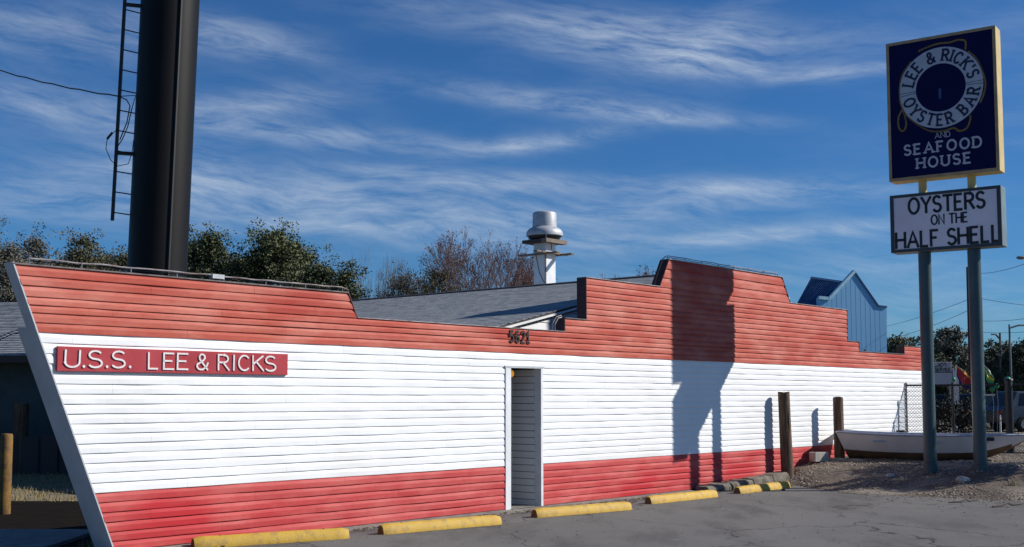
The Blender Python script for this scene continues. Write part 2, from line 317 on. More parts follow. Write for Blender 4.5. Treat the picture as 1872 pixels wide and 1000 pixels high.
# ---------------------------------------------------- stroke lettering (own alphabet of strokes)
def arc(cx, cy, rx, ry, a0, a1, n=10):
    return [(cx+rx*math.cos(R(a0+(a1-a0)*i/n)), cy+ry*math.sin(R(a0+(a1-a0)*i/n))) for i in range(n+1)]
def glyph(ch, w=.6):
    h = w/2
    G = {
     'U': [[(0, 1), (0, .3)]+arc(h, .3, h, .3, 180, 360)+[(w, 1)]],
     'L': [[(0, 1), (0, 0), (w*.85, 0)]],
     'E': [[(w*.85, 1), (0, 1), (0, 0), (w*.88, 0)], [(0, .52), (w*.7, .52)]],
     'F': [[(w*.88, 1), (0, 1), (0, 0)], [(0, .52), (w*.66, .52)]],
     'H': [[(0, 1), (0, 0)], [(w, 1), (w, 0)], [(0, .52), (w, .52)]],
     'I': [[(0, 1), (0, 0)]],
     'T': [[(0, 1), (w, 1)], [(h, 1), (h, 0)]],
     'N': [[(0, 0), (0, 1), (w, 0), (w, 1)]],
     'A': [[(0, 0), (h, 1), (w, 0)], [(w*.2, .34), (w*.8, .34)]],
     'D': [[(0, 0), (0, 1), (h*.7, 1)]+arc(h*.9, .5, w-h*.9, .5, 90, -90)+[(0, 0)]],
     'O': [arc(h, .5, h, .5, 90, 450, 20)],
     'C': [arc(h, .5, h, .5, 45, 315, 14)],
     'S': [arc(h, .755, h*.92, .245, 35, 270, 9)[:-1]+arc(h, .255, h, .255, 90, -150, 9)],
     'R': [[(0, 0), (0, 1), (w*.5, 1)]+arc(w*.5, .75, w*.42, .25, 90, -90, 8)+[(0, .5)], [(w*.45, .5), (w, 0)]],
     'B': [[(0, 0), (0, 1), (w*.45, 1)]+arc(w*.45, .76, w*.4, .24, 90, -90, 8)+[(0, .52)], [(w*.45, .52)]+arc(w*.5, .26, w*.48, .26, 90, -90, 8)+[(0, 0)]],
     'K': [[(0, 0), (0, 1)], [(w*.95, 1), (0, .42)], [(w*.32, .6), (w, 0)]],
     'Y': [[(0, 1), (h, .48), (w, 1)], [(h, .48), (h, 0)]],
     '&': [[(w*1.05, .0), (w*.28, .66)]+arc(w*.5, .8, w*.27, .2, 200, -20, 9)+[(w*.62, .6), (w*.14, .38)]+arc(w*.42, .24, w*.42, .24, 150, 300, 8)+[(w*.95, .22), (w*1.08, .44)]],
     '.': [arc(.03, .03, .03, .03, 0, 360, 6)],
     "'": [[(0, 1), (0, .74)]],
     '5': [[(w*.9, 1), (w*.1, 1), (w*.04, .56)]+arc(h*.95, .33, h, .31, 125, -140, 10)],
     '6': [arc(h*1.1, .62, h*1.05, .38, 60, 180, 6)+[(0.02, .34)]+arc(h, .28, h*.96, .28, 180, -175, 14)],
     '2': [arc(h, .72, h, .28, 160, -20, 8)+[(0, 0), (w, 0)]],
     '1': [[(0, .8), (h*.8, 1), (h*.8, 0)], [(h*.2, 0), (h*1.4, 0)]],
     'V': [[(0, 1), (h, 0), (w, 1)]], 'X': [[(0, 0), (w, 1)], [(0, 1), (w, 0)]],
    }
    return G.get(ch, [])
SERIF_AT = {'L': [(0, 1), (0, 0)], 'E': [(0, 1), (0, 0)], 'F': [(0, 1), (0, 0)], 'H': [(0, 1), (0, 0), (1, 1), (1, 0)], 'I': [(0, 1), (0, 0)], 'T': [(.5, 0)],
            'N': [(0, 1), (0, 0), (1, 1)], 'A': [(0, 0), (1, 0)], 'R': [(0, 0), (1, 0), (0, 1)], 'B': [(0, 0), (0, 1)], 'D': [(0, 0), (0, 1)], 'K': [(0, 1), (0, 0), (1, 1), (1, 0)],
            'Y': [(0, 1), (1, 1), (.5, 0)], 'U': [(0, 1), (1, 1)]}
def ribbon(mb, pts, wd, depth, to3):
    closed = len(pts) > 3 and math.dist(pts[0], pts[-1]) < 1e-4
    if closed: pts = pts[:-1]
    n = len(pts); Lf = []; Rt = []
    for i in range(n):
        a = pts[i-1] if (i > 0 or closed) else None; b = pts[(i+1) % n] if (i < n-1 or closed) else None
        p = Vector(pts[i]).to_2d()
        d1 = (p-Vector(a)).normalized() if a is not None else None; d2 = (Vector(b)-p).normalized() if b is not None else None
        d1 = d1 or d2; d2 = d2 or d1
        t = d1+d2
        if t.length < 1e-3: t = d1
        t.normalize(); nn = Vector((-t.y, t.x)); k = 1/max(.55, abs(nn.dot(Vector((-d1.y, d1.x)))))
        q = p.copy()
        if not closed and i == 0: q -= d1*wd*.3
        if not closed and i == n-1: q += d1*wd*.3
        Lf.append(q+nn*wd*.5*k); Rt.append(q-nn*wd*.5*k)
    vs = [to3(x, y, depth) for x, y in Lf]+[to3(x, y, depth) for x, y in Rt]+[to3(x, y, 0) for x, y in Lf]+[to3(x, y, 0) for x, y in Rt]
    fs = []
    for i in range(n if closed else n-1):
        j = (i+1) % n
        fs += [(i, j, n+j, n+i), (i, 2*n+i, 2*n+j, j), (n+i, n+j, 3*n+j, 3*n+i)]
    if not closed: fs += [(0, n, 3*n, 2*n), (n-1, 3*n-1, 4*n-1, 2*n-1)]
    mb.add(vs, fs)
def put_letter(mb, ch, x, y, h, w, wd, depth, to3, serif=0.0):
    W_ = w/h
    for st in glyph(ch, W_): ribbon(mb, [(x+a*h, y+b*h) for a, b in st], wd, depth, to3)
    if serif:
        for fx, fy in SERIF_AT.get(ch, []):
            cx = x+fx*w; cy = y+(fy*h) + (wd*.12 if fy == 0 else -wd*.12)
            ribbon(mb, [(cx-serif*h, cy), (cx+serif*h, cy)], wd*.55, depth*1.2, to3)
WID = {'I': .02, '.': .1, "'": .02, '&': .62, 'L': .5, 'E': .52, 'F': .5, 'S': .52, 'O': .72, 'A': .72, 'N': .62, 'H': .62, 'U': .6, 'T': .6, 'R': .58, 'B': .55, 'C': .62, 'D': .64, 'K': .6, 'Y': .64}
def line_letters(text, x0, x1, y, h, wd, depth, to3, serif=0, squeeze=1.0, gap=.22, space=.45):
    """returns (char, MB) list, the text fitted between x0 and x1"""
    tot = 0
    for i, c in enumerate(text): tot += space if c == ' ' else WID.get(c, .6)*squeeze+gap
    tot -= gap; k = (x1-x0)/tot; x = x0; out = []
    for c in text:
        if c == ' ': x += space*k; continue
        wc = WID.get(c, .6)*squeeze*k
        m = MB(); put_letter(m, c, x, y, h, wc, wd, depth, to3, serif); out.append((c, m)); x += wc+gap*k
    return out

# ------------------------------------------------------------------ wall frame
O = Vector((-0.1109, 17.2087, 0)); D = Vector((0.65987, 0.75138, 0)); NB = Vector((-0.75138, 0.65987, 0))   # along, back
WALL_RZ = math.atan2(D.y, D.x)
def wp(u, b, z): return O+D*u+NB*b+Vector((0, 0, z))
def to_wall(x, y):
    v = Vector((x, y, 0))-O; return v.dot(D), v.dot(NB)
def wall_hit(px, py, b=0):
    d = px_dir(px, py); q = wp(0, b, 0); t = (q.x*NB.x+q.y*NB.y)/(d.x*NB.x+d.y*NB.y)
    P = Vector((d.x*t, d.y*t, EYE+d.z*t)); u, _ = to_wall(P.x, P.y); return u, P.z

# ------------------------------------------------------------------ ground
BX = [(-30, 19.9), (1.5, 19.9), (2.23, 19.95), (3.1, 20.9), (4.2, 22.1), (4.89, 22.6), (5.3, 22.0), (5.68, 20.7), (6.3, 19.9), (6.84, 19.55), (8.03, 18.7), (9.5, 18.2), (14, 17.4), (40, 15)]
def yb(x):
    for (a, ya), (b, yb_) in zip(BX, BX[1:]):
        if x <= b: return ya+(yb_-ya)*(x-a)/(b-a)
    return BX[-1][1]
def bank(x, y):
    u, b = to_wall(x, y)
    side = smooth((u-5.6)/2.2)
    t = y-yb(x)
    h = .38*smooth((t+.15)/5.2)*side
    return h
def terrain(x, y):
    u, b = to_wall(x, y)
    h = bank(x, y)
    if b > 0: h *= smooth((x-2)/6)
    return h
xs = [-600, -300, -150, -80, -50]+[-30+i*1.0 for i in range(81)]+[60, 90, 160, 300, 600]
ys = [-60, -20, 0, 5]+[10+i*1.0 for i in range(61)]+[80, 100, 150, 250, 500, 900, 1500]
mb = MB(); nx = len(xs)
mb.v = [(x, y, terrain(x, y)-.06) for y in ys for x in xs]
mb.f = [(j*nx+i, j*nx+i+1, (j+1)*nx+i+1, (j+1)*nx+i) for j in range(len(ys)-1) for i in range(nx-1)]
tag(mb.build('ground', M['lawn'], smooth='all'), kind='structure')
# parking lot sheet, its edge follows the wall foot and the gravel bank
mb = MB()
edge = [(-40, -30), (60, -30), (60, 14)]
edge += [(x, y+.9) for x, y in reversed(BX[3:13])]
e0 = wp(4.0, .02, 0); e1 = wp(-6.35, .02, 0)
edge += [(e0.x, e0.y), (e1.x, e1.y), (-5.2, 12.75), (-40, 12.75)]
mb.add([(x, y, 0) for x, y in edge], [tuple(range(len(edge)))])
tag(mb.build('parking_lot', M['asphalt']), kind='structure')
# gravel bank
mb = MB(); gx = [1.8+.09*i for i in range(200)]; gy = [17.0+.12*i for i in range(120)]
for y in gy:
    for x in gx:
        u, b = to_wall(x, y)
        n1 = noise.noise(Vector((x*1.3, y*1.3, 0))); n2 = noise.noise(Vector((x*5, y*5, 3)))
        t = y-yb(x)+n1*.25
        z = bank(x, y)+.05*smooth(t/.5)-.035+n1*.035*smooth(t)+n2*.014*smooth(t*2)
        z += .13*math.exp(-((x-9.6)**2/1.1+(y-21.0)**2/1.6))+.10*math.exp(-((x-8.6)**2/.8+(y-21.3)**2/.7))
        if t < -.1: z = -.05
        if b > -.02: z = min(z, terrain(x, y)-.02) if b > .5 else z
        mb.v.append((x, y, z))
n = len(gx); mb.f = [(j*n+i, j*n+i+1, (j+1)*n+i+1, (j+1)*n+i) for j in range(len(gy)-1) for i in range(n-1)]
bank_v = mb.v; gb = mb.build('gravel_bank', M['soil'], smooth='all'); tag(gb, kind='structure')
def bank_z(x, y):
    i = min(len(gx)-2, max(0, int((x-gx[0])/.09))); j = min(len(gy)-2, max(0, int((y-gy[0])/.12)))
    fx = (x-gx[0])/.09-i; fy = (y-gy[0])/.12-j; fx = max(0, min(1, fx)); fy = max(0, min(1, fy))
    g = lambda a, b: bank_v[b*200+a][2]
    return (g(i, j)*(1-fx)+g(i+1, j)*fx)*(1-fy)+(g(i, j+1)*(1-fx)+g(i+1, j+1)*fx)*fy
# pebbles
pm = MB(); OCT = [(1,0,0),(-1,0,0),(0,1,0),(0,-1,0),(0,0,1),(0,0,-1)]; OF = [(0,2,4),(2,1,4),(1,3,4),(3,0,4),(2,0,5),(1,2,5),(3,1,5),(0,3,5)]
cnt = 0
while cnt < 11000:
    x = rnd.uniform(3.0, 13.5); y = rnd.uniform(18.0, 26.5); u, b = to_wall(x, y)
    t = y-yb(x)
    if b > -.08 or t < rnd.uniform(-.25, .8): continue
    dn = noise.noise(Vector((x*.9, y*.9, 9)))
    if dn < rnd.uniform(-.35, .25): continue
    cnt += 1; s = rnd.uniform(.009, .026)*(1.35 if rnd.random() < .06 else 1)
    z = bank_z(x, y); sx_, sy_, sz_ = s*rnd.uniform(.7, 1.4), s*rnd.uniform(.7, 1.4), s*rnd.uniform(.5, .9); a = rnd.uniform(0, 6.28); ca, sa = math.cos(a), math.sin(a)
    pm.add([(x+(p[0]*sx_*ca-p[1]*sy_*sa), y+(p[0]*sx_*sa+p[1]*sy_*ca), z+p[2]*sz_+sz_*.3) for p in OCT], OF)
tag(pm.build('gravel', M['pebble'], recalc=False), kind='stuff')
# dry leaves and grit along the foot of the wall, the bank and the lot's edge
lm = MB()
for k in range(5200):
    if k < 2300:
        u = rnd.uniform(-6.3, 5.4); b = -abs(rnd.gauss(.12, .16))-.06; p = wp(u, b, 0); x, y = p.x, p.y; z = .014
    elif k < 4200:
        x = rnd.uniform(3, 13); y = yb(x)+rnd.gauss(.4, 1.0); u, b = to_wall(x, y)
        if b > -.1: continue
        z = max(.006, bank_z(x, y)+.012)
    else:
        x = rnd.uniform(-4, 9); y = rnd.uniform(12, 20); u, b = to_wall(x, y)
        if b > -.3: continue
        z = .008
    s = rnd.uniform(.008, .026)*(1 if k < 4200 else .7); a = rnd.uniform(0, 6.28); q = rnd.uniform(-.5, .5); ca, sa = math.cos(a)*s, math.sin(a)*s
    lm.add([(x-ca, y-sa, z), (x+sa*.5, y-ca*.5, z+s*q*.5+s*.2), (x+ca, y+sa, z+s*.3*q), (x-sa*.5, y+ca*.5, z+s*.35)], [(0, 1, 2, 3)])
tag(lm.build('leaf_litter', M['dryleaf'], recalc=False), kind='stuff')
# left yard: dry lawn, near-black sheet painted as ground shade, concrete path
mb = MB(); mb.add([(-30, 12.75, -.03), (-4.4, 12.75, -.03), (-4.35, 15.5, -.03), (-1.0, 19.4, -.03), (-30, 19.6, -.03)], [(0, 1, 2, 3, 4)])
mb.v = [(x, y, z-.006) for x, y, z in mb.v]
tag(mb.build('ground_shade_sheet', M['groundshade']), kind='structure')
mb = MB(); mb.box(-30, 12.76, -.08, -5.15, 14.9, .012)
tag(mb.build('concrete_path', M['concrete'], bevel=.01), kind='structure')
gm = MB()
for k in range(15000):
    x = rnd.uniform(-16, -4.5); y = rnd.uniform(19.3, 30)
    if noise.noise(Vector((x*.8, y*.8, 5))) < -.35: continue
    h = rnd.uniform(.02, .07); a = rnd.uniform(0, 6.28); ln = rnd.uniform(-.03, .03); wv = .008
    gm.add([(x-wv*math.cos(a), y-wv*math.sin(a), -.06), (x+wv*math.cos(a), y+wv*math.sin(a), -.06), (x+ln, y+ln*.5, h-.04)], [(0, 1, 2)])
tag(gm.build('grass', M['grass'], recalc=False), kind='stuff')

# ------------------------------------------------------------------ ship-shaped wall
ship = empty('ship_shaped_wall', O, WALL_RZ, 'long ship-shaped wall of red and white siding with stepped top and raked bow', 'wall')
Z0, ZR, ZW = .04, .66, 2.31; PR = (ZW-ZR)/16
ul = lambda z: -6.17-.403*z
bowr = lambda z: -2.873-.47*(z-2.678)
def segs(z):
    s = []
    if z <= 2.67:
        if z < 2.10: s = [('a', ul, lambda z: 0.0), ('b', lambda z: .85, lambda z: 15.42)]
        else: s = [('c', ul, lambda z: 15.42)]
    else:
        if z < 2.98: s.append(('d', ul, bowr))
        if z < 2.88: s.append(('e', lambda z: 1.40, lambda z: 11.82)); s.append(('f', lambda z: 14.27, lambda z: 15.42))
        elif z < 3.56: s.append(('g', lambda z: 1.95, lambda z: 11.25))
        elif z < 4.07: s.append(('h', lambda z: 4.03+.58*(z-3.56), lambda z: 8.67-.63*(z-3.56)))
    return s
rows = [Z0+(ZR-Z0)*i/6 for i in range(7)]+[ZR+PR*i for i in range(1, 17)]+[2.41, 2.51, 2.585, 2.67, 2.78, 2.88, 2.98, 3.075, 3.17, 3.265, 3.36, 3.46, 3.56, 3.73, 3.895, 4.06]
rows[20] = 2.10 if abs(rows[20]-2.10) < .05 else rows[20]
def nz1(a, b): return noise.noise(Vector((a, b, 0)))
for r, (za, zb) in enumerate(zip(rows, rows[1:])):
    m = M['red_low'] if za < ZR-.001 else (M['white'] if za < ZW-.001 else M['red_up'])
    h = zb-za
    for sid, fl, fr in segs((za+zb)/2):
        uL = min(fl(za), fl(zb)); uR = max(fr(za), fr(zb))
        off = (r*1.37+1.1) % 3.66
        cuts = [uL]; q = math.floor((uL-off)/3.66)*3.66+off
        while q < uR:
            if q > uL+.35 and q < uR-.35: cuts.append(q)
            q += 3.66
        cuts.append(uR)
        for k in range(len(cuts)-1):
            a, b = cuts[k], cuts[k+1]; ns = max(3, int((b-a)/.12)); bm = MB(); NP = 7
            jog = rnd.uniform(-.001, .002)
            for i in range(ns+1):
                f = i/ns
                def uu(z):
                    l = fl(z) if k == 0 else a+.0009; rr = fr(z) if k == len(cuts)-2 else b-.0009
                    return l+(rr-l)*f
                base_u = a+(b-a)*f
                lip = (.0125 if m is M['white'] else .0165)+.007*nz1(base_u*1.15, r*3.1)+.008*nz1(base_u*2.6, r*7.7+5)+jog*.5
                wz = .0045*nz1(base_u*1.0+40, r*2.3)+.0012*nz1(base_u*4, r*5.1)
                cove = .45
                prof = [(za+wz, .0), (za+wz, -lip), (za+h*.08+wz, -lip*1.02), (za+h*(1-cove)+wz, -lip*.93), (za+h*(1-cove*.55), -lip*.45), (za+h*(1-cove*.25), -lip*.10), (zb+.004, -.0015)]
                for z_, y_ in prof: bm.v.append((uu(min(max(z_, za), zb)), y_, z_))
            bm.f = [(i*NP+j, (i+1)*NP+j, (i+1)*NP+j+1, i*NP+j+1) for i in range(ns) for j in range(NP-1)]
            bm.f += [tuple(range(NP)), tuple(reversed(range(ns*NP, ns*NP+NP)))]
            bm.build('siding_board', m, ship, recalc=False)
# core behind the boards
T = .16
core = MB()
def wedge(pts): core.prism(pts, .003, T)
e = .012
wedge([(ul(0)+e, 0), (0, 0), (0, 2.10), (ul(2.10)+e, 2.10)])
wedge([(.85, 0), (15.42-e, 0), (15.42-e, 2.10), (.85, 2.10)])
wedge([(ul(2.1)+e, 2.10), (15.42-e, 2.10), (15.42-e, 2.668), (ul(2.668)+e, 2.668)])
wedge([(ul(2.668)+e, 2.668), (bowr(2.668), 2.668), (bowr(2.977), 2.977), (ul(2.977)+e, 2.977)])
wedge([(1.402, 2.668), (11.818, 2.668), (11.818, 2.878), (1.402, 2.878)])
wedge([(14.272, 2.668), (15.40, 2.668), (15.40, 2.868), (14.272, 2.868)])
wedge([(1.952, 2.878), (11.248, 2.878), (11.248, 3.558), (1.952, 3.558)])
wedge([(4.03, 3.558), (8.67, 3.558), (8.355, 4.058), (4.32, 4.058)])
core.build('wall_core', M['maroon'], ship)
# caps along every level
def cap(u0, u1, z, m=M['capdark'], t=.014, name='top_cap', fr=.022):
    c = MB(); c.box(u0, -fr, z, u1, T+.012, z+t); return c.build(name, m, ship)
cap(ul(2.98)-.01, bowr(2.98)+.01, 2.981); cap(bowr(2.67)+.02, 1.39, 2.671, M['capwhite'], .010); cap(1.40, 1.94, 2.881)
cap(1.94, 4.02, 3.561, M['capwhite'], .012); cap(4.32, 8.355, 4.061, M['capwhite']); cap(8.68, 11.26, 3.561, M['capwhite'], .012); cap(11.26, 11.83, 2.881); cap(11.83, 14.26, 2.671); cap(14.26, 15.43, 2.871)
def side_cap(pts, w=.014):
    for (u0, z0), (u1, z1) in zip(pts, pts[1:]):
        c = MB(); c.prism([(u0, z0), (u0+w, z0), (u1+w, z1), (u1, z1)], -.022, T+.01); c.build('step_trim', M['maroon'], ship)
side_cap([(bowr(2.68)+.002, 2.683), (bowr(2.98)+.002, 2.98)]); side_cap([(1.385, 2.683), (1.385, 2.88)]); side_cap([(1.935, 2.896), (1.935, 3.56)])
side_cap([(4.03-.016, 3.575), (4.32-.016, 4.06)]); side_cap([(8.672, 3.575), (8.357, 4.06)]); side_cap([(11.252, 2.896), (11.252, 3.56)]); side_cap([(11.822, 2.683), (11.822, 2.88)]); side_cap([(14.255, 2.683), (14.255, 2.87)])
# bow: upper bulwark end and the deeper lower stem board
c = MB(); pts = [(ul(2.36)-.012, 2.36), (ul(2.36)+.004, 2.36), (ul(3.0)+.004, 3.0), (ul(3.0)-.012, 3.0)]
c.prism(pts, -.018, .172); c.build('upper_stem_board', M['greytrim'], ship)
c = MB(); pts = [(ul(0.0)-.014, 0.0), (ul(0)+.002, 0), (ul(2.36)+.002, 2.36), (ul(2.36)-.014, 2.36)]
c.prism(pts, -.018, .37); c.build('stem_board', M['greytrim'], ship)
c = MB(); c.prism([(ul(2.355)-.0, 2.352), (ul(2.355)+.25, 2.352), (ul(2.365)+.25, 2.364), (ul(2.365)-.0, 2.364)], .165, .37); c.build('stem_cap', M['trim'], ship)
c = MB(); c.prism([(ul(0.0)+.003, 0.0), (ul(0)+.25, 0), (ul(2.35)+.25, 2.35), (ul(2.35)+.003, 2.35)], .355, .37); c.build('stem_back', M['greytrim'], ship)
# door opening: jamb trims, header, inner lining, floor
c = MB(); c.box(.0, -.028, 0, .118, .10, 2.085); c.build('door_trim', M['trim'], ship, bevel=.004)
c = MB(); c.box(.80, -.028, .015, .852, .10, 2.085); c.build('door_trim', M['trim'], ship, bevel=.004)
c = MB(); c.box(-.015, -.032, 2.087, .872, .12, 2.118); c.build('door_header', M['greytrim'], ship)
for r in range(20):      # siding on the passage's right side
    z0 = .02+r*.1031; z1 = min(z0+.094, 2.083)  # gap bares the near-black wall, drawing the shade under each lip
    c = MB(); x = .80
    c.add([(x, .10, z0), (x-.016, .10, z0), (x-.004, .10, z1), (x, .10, z1), (x, .56, z0), (x-.016, .56, z0), (x-.004, .56, z1), (x, .56, z1)], [(0,1,2,3),(4,7,6,5),(1,5,6,2),(0,4,5,1),(2,6,7,3)])
    c.build('passage_board', M['white'], ship)
c = MB(); c.box(.802, .10, 0, .85, 1.5, 2.3); c.box(.0, .10, 0, .10, 1.5, 2.3); c.build('passage_wall', M['inner'], ship)
c = MB(); c.box(.10, .165, 2.12, .80, 1.5, 2.16); c.build('passage_ceiling', M['inner'], ship)
c = MB(); c.box(.10, 1.44, 0, .80, 1.5, 2.12); c.build('inner_door', M['inner'], ship)
c = MB(); c.box(.775, .56, 0, .80, .60, 2.12); c.build('corner_bead', M['trim'], ship)
# thin rail of clear light tubing on brackets: bow and pilot house
def rail(u0, u1, z, sag=.012):
    pts = [(u0+(u1-u0)*i/24, .05+.02*math.sin(i*1.3), z+.3*sag*math.sin(i*.9)) for i in range(25)]
    c = MB(); c.tube(pts, .008, 6); c.build('light_tube', M['capwhite'], ship, smooth=True)
    c = MB(); c.tube([(p[0], p[1]+.03, p[2]-.022) for p in pts], .006, 5); c.build('tube_cable', M['cable'], ship)
    k = int((u1-u0)/.55)
    for i in range(k+1):
        u = u0+(u1-u0)*i/k; c = MB(); c.bar((u, .05, z-.075), (u, .05, z+.004), .006, n=5); c.build('bracket', M['capwhite'], ship)
rail(ul(2.98)+.18, -4.9, 3.058); rail(-4.85, bowr(2.98)-.04, 3.052, .006); rail(4.36, 8.3, 4.135, .01)
c = MB(); c.tube([(bowr(2.98)-.04, .05, 3.05), (bowr(2.98)+.05, .05, 3.03), (bowr(2.8)+.04, .05, 2.8), (bowr(2.7)+.03, .06, 2.70)], .010, 5); c.build('tube_cable', M['capdark'], ship)
c = MB(); c.tube([(4.30, .05, 4.12), (4.22, .05, 4.07), (4.0, .05, 3.72), (3.96, .06, 3.6)], .010, 5); c.build('tube_cable', M['cable'], ship)
c = MB(); c.tube([(1.24, .05, 2.69), (1.22, .04, 2.78), (1.30, .04, 2.88), (1.40, .05, 2.90)], .009, 5); c.tube([(1.18, .06, 2.69), (1.18, .05, 2.8), (1.27, .05, 2.90), (1.40, .06, 2.93)], .007, 5); c.build('loose_cable', M['capwhite'], ship)
c = MB()
c.box(-5.02, .02, 3.02, -4.86, .09, 3.07); c.build('junction_box', M['galv'], ship)

# name board
u0, u1, zb0, zb1 = -6.905, -3.978, 1.921, 2.176
nb = empty('name_board', wp(u0, 0, zb0), WALL_RZ, 'long crimson board with white lettering below the red bulwark at the bow', 'sign')
c = MB(); c.box(0, -.045, 0, u1-u0, -.017, zb1-zb0); c.build('board', M['signred'], nb, bevel=.004)
spec = [('U', 155, 262), ('.', 288, 296), ('S', 330, 430), ('.', 461, 469), ('S', 503, 600), ('.', 632, 640), ('L', 778, 855), ('E', 890, 965), ('E', 992, 1070), ('&', 1137, 1212), ('R', 1297, 1375), ('I', 1411, 1412), ('C', 1448, 1532), ('K', 1554, 1632), ('S', 1645, 1722)]
for ch, a, b in spec:
    ua, _ = wall_hit(80+a/4.07, 655, -.045); ub, _ = wall_hit(80+b/4.07, 655, -.045)
    m_ = MB(); lean = rnd.uniform(-.03, .03); hh = .172; yy = .045+rnd.uniform(-.003, .003)
    wdt = (ub-ua); 
    f3 = lambda x, y, d: (x+lean*(y-yy), -.0455-d, y)
    if ch == '.': 
        m_.bar((ua-u0+.012, -.045, yy+.01), (ua-u0+.012, -.058, yy+.01), .015, n=10)
    else: put_letter(m_, ch, ua-u0, yy, hh, wdt if ch != 'E' else wdt*1.12, .019, .013, f3)
    m_.build('letter', M['letterwhite'], nb)
# house number
a0, zt = wall_hit(931, 604, -.03); a1, _ = wall_hit(972, 615, -.03)
hn = empty('house_number', wp(a0, 0, 2.465), WALL_RZ, 'dark metal house number 5621 on the red parapet above the doorway', 'house number')
x = 0; dw = (a1-a0)/4
for ch in '5621':
    m_ = MB(); put_letter(m_, ch, x+.018, 0, .165, dw*.60, .029, .012, lambda x, y, d: (x, -.024-d, y)); m_.build('digit', M['digit'], hn); x += dw
# lamp in the passage
lp = at(934.5, 683, 17.75)
lamp = empty('porch_lamp', lp, 0, 'small amber globe lamp hanging just inside the top of the doorway', 'lamp')
c = MB(); c.lathe([(0, -.055), (.026, -.048), (.042, -.02), (.045, .005), (.034, .035), (.02, .05)], 14); c.build('globe', M['amber'], lamp, smooth=True)
c = MB(); c.bar((0, 0, .045), (0, 0, .075), .022, .02, 10); c.bar((0, 0, .07), (0, 0, .16), .006, n=6); c.build('socket', M['blackmetal'], lamp)
# concrete strip in front of the wall, door sill
c = MB(); c.add([wp(-6.15, -.22, -.03), wp(4.9, -.22, -.03), wp(4.9, -.001, -.03), wp(-6.15, -.001, -.03), wp(-6.15, -.20, .012), wp(4.9, -.20, .012), wp(4.9, -.001, .034), wp(-6.15, -.001, .034)], [(0,1,5,4),(4,5,6,7),(1,2,6,5),(3,0,4,7),(2,3,7,6)])
tag(c.build('footing_strip', M['concrete']), kind='structure')
c = MB(); c.add([wp(.10, -.05, .036), wp(.80, -.05, .036), wp(.80, 1.44, .036), wp(.10, 1.44, .036)], [(0,1,2,3)])
tag(c.build('door_sill', M['concrete']), kind='structure')
# broken concrete kerb blocks at the foot of the wall's far part
bl = [(5.0, 5.75), (5.78, 6.5), (6.54, 7.25), (7.3, 8.05)]
for i, (ua, ub) in enumerate(bl):
    zz = .09+.032*i; c = MB(); q = .26
    j = rnd.uniform(-.02, .02); dz = -.0+.03*i
    n_ = 12; pr = [(-.36, -.05), (-.355, zz*.5), (-.34, zz-.02), (-.31, zz+.01), (-.2, zz+.015), (-.10, zz+.02), (-.065, zz), (-.06, -.05)]
    for a_ in range(n_+1):
        f = a_/n_; uq = ua+(ub-ua)*f; ed = 1-.10*(1-min(1, min(f, 1-f)*8))
        for b_, z_ in pr:
            r_ = .016*noise.noise(Vector((uq*5, b_*11, z_*9+i)))
            c.v.append(tuple(wp(uq+r_, b_+j+r_, (z_ if z_ < 0 else z_*ed)+r_+.02*f)))
    c.f = [(a_*8+k_, (a_+1)*8+k_, (a_+1)*8+k_+1, a_*8+k_+1) for a_ in range(n_) for k_ in range(7)]+[tuple(range(8)), tuple(reversed(range(n_*8, n_*8+8)))]
    o = c.build('kerb_block', M['kerbrough'])
    tag(o, ['rough concrete kerb block nearest the door at the foot of the red siding', 'rough concrete kerb block crossed by the sign post shadow below the wall', 'rough concrete kerb block behind the near end of the farthest yellow wheel stop', 'half-buried concrete kerb block next to the tall wooden piling'][i], 'kerb block', 'kerb blocks at the foot of the wall')

# ------------------------------------------------------------------ wheel stops
stops = [((372, 1003), (640, 985)), ((703, 978), (920, 959)), ((984, 947), (1150, 933)), ((1193, 922), (1322, 908)), ((1356, 903), (1450, 887))]
slab = ['yellow wheel stop nearest the camera, cut by the bottom of the picture', 'yellow wheel stop with a brown end standing just left of the doorway', 'yellow wheel stop lying just right of the doorway', 'yellow wheel stop in front of the sign post shadows on the siding', 'farthest yellow wheel stop, striped by two post shadows at the gravel edge']
def stop_mesh(Ln, seed):
    rr = random.Random(seed); c = MB(); n = 26; prof = [(-.085, 0), (-.085, .03), (-.055, .105), (-.03, .122), (.03, .122), (.055, .105), (.085, .03), (.085, 0)]
    for i in range(n+1):
        f = i/n; x = f*Ln; e_ = min(1, min(f, 1-f)*Ln/.05); s = .80+.20*e_**.6
        for y, z in prof:
            wv = noise.noise(Vector((x*3, y*9, seed)))*.004
            c.v.append((x, y*s+wv, z*(.86+.14*e_**.6)+(wv if z > .05 else 0)))
    k = len(prof)
    c.f = [(i*k+j, (i+1)*k+j, (i+1)*k+j+1, i*k+j+1) for i in range(n) for j in range(k-1)]+[tuple(range(k)), tuple(reversed(range(n*k, n*k+k)))]
    return c
M['stopend'] = mat('brown_stop_end', (.13, .065, .02), .85, (.20, .11, .03), scale=9, fine=.2)  # darker brown colour for the left end of each wheel stop
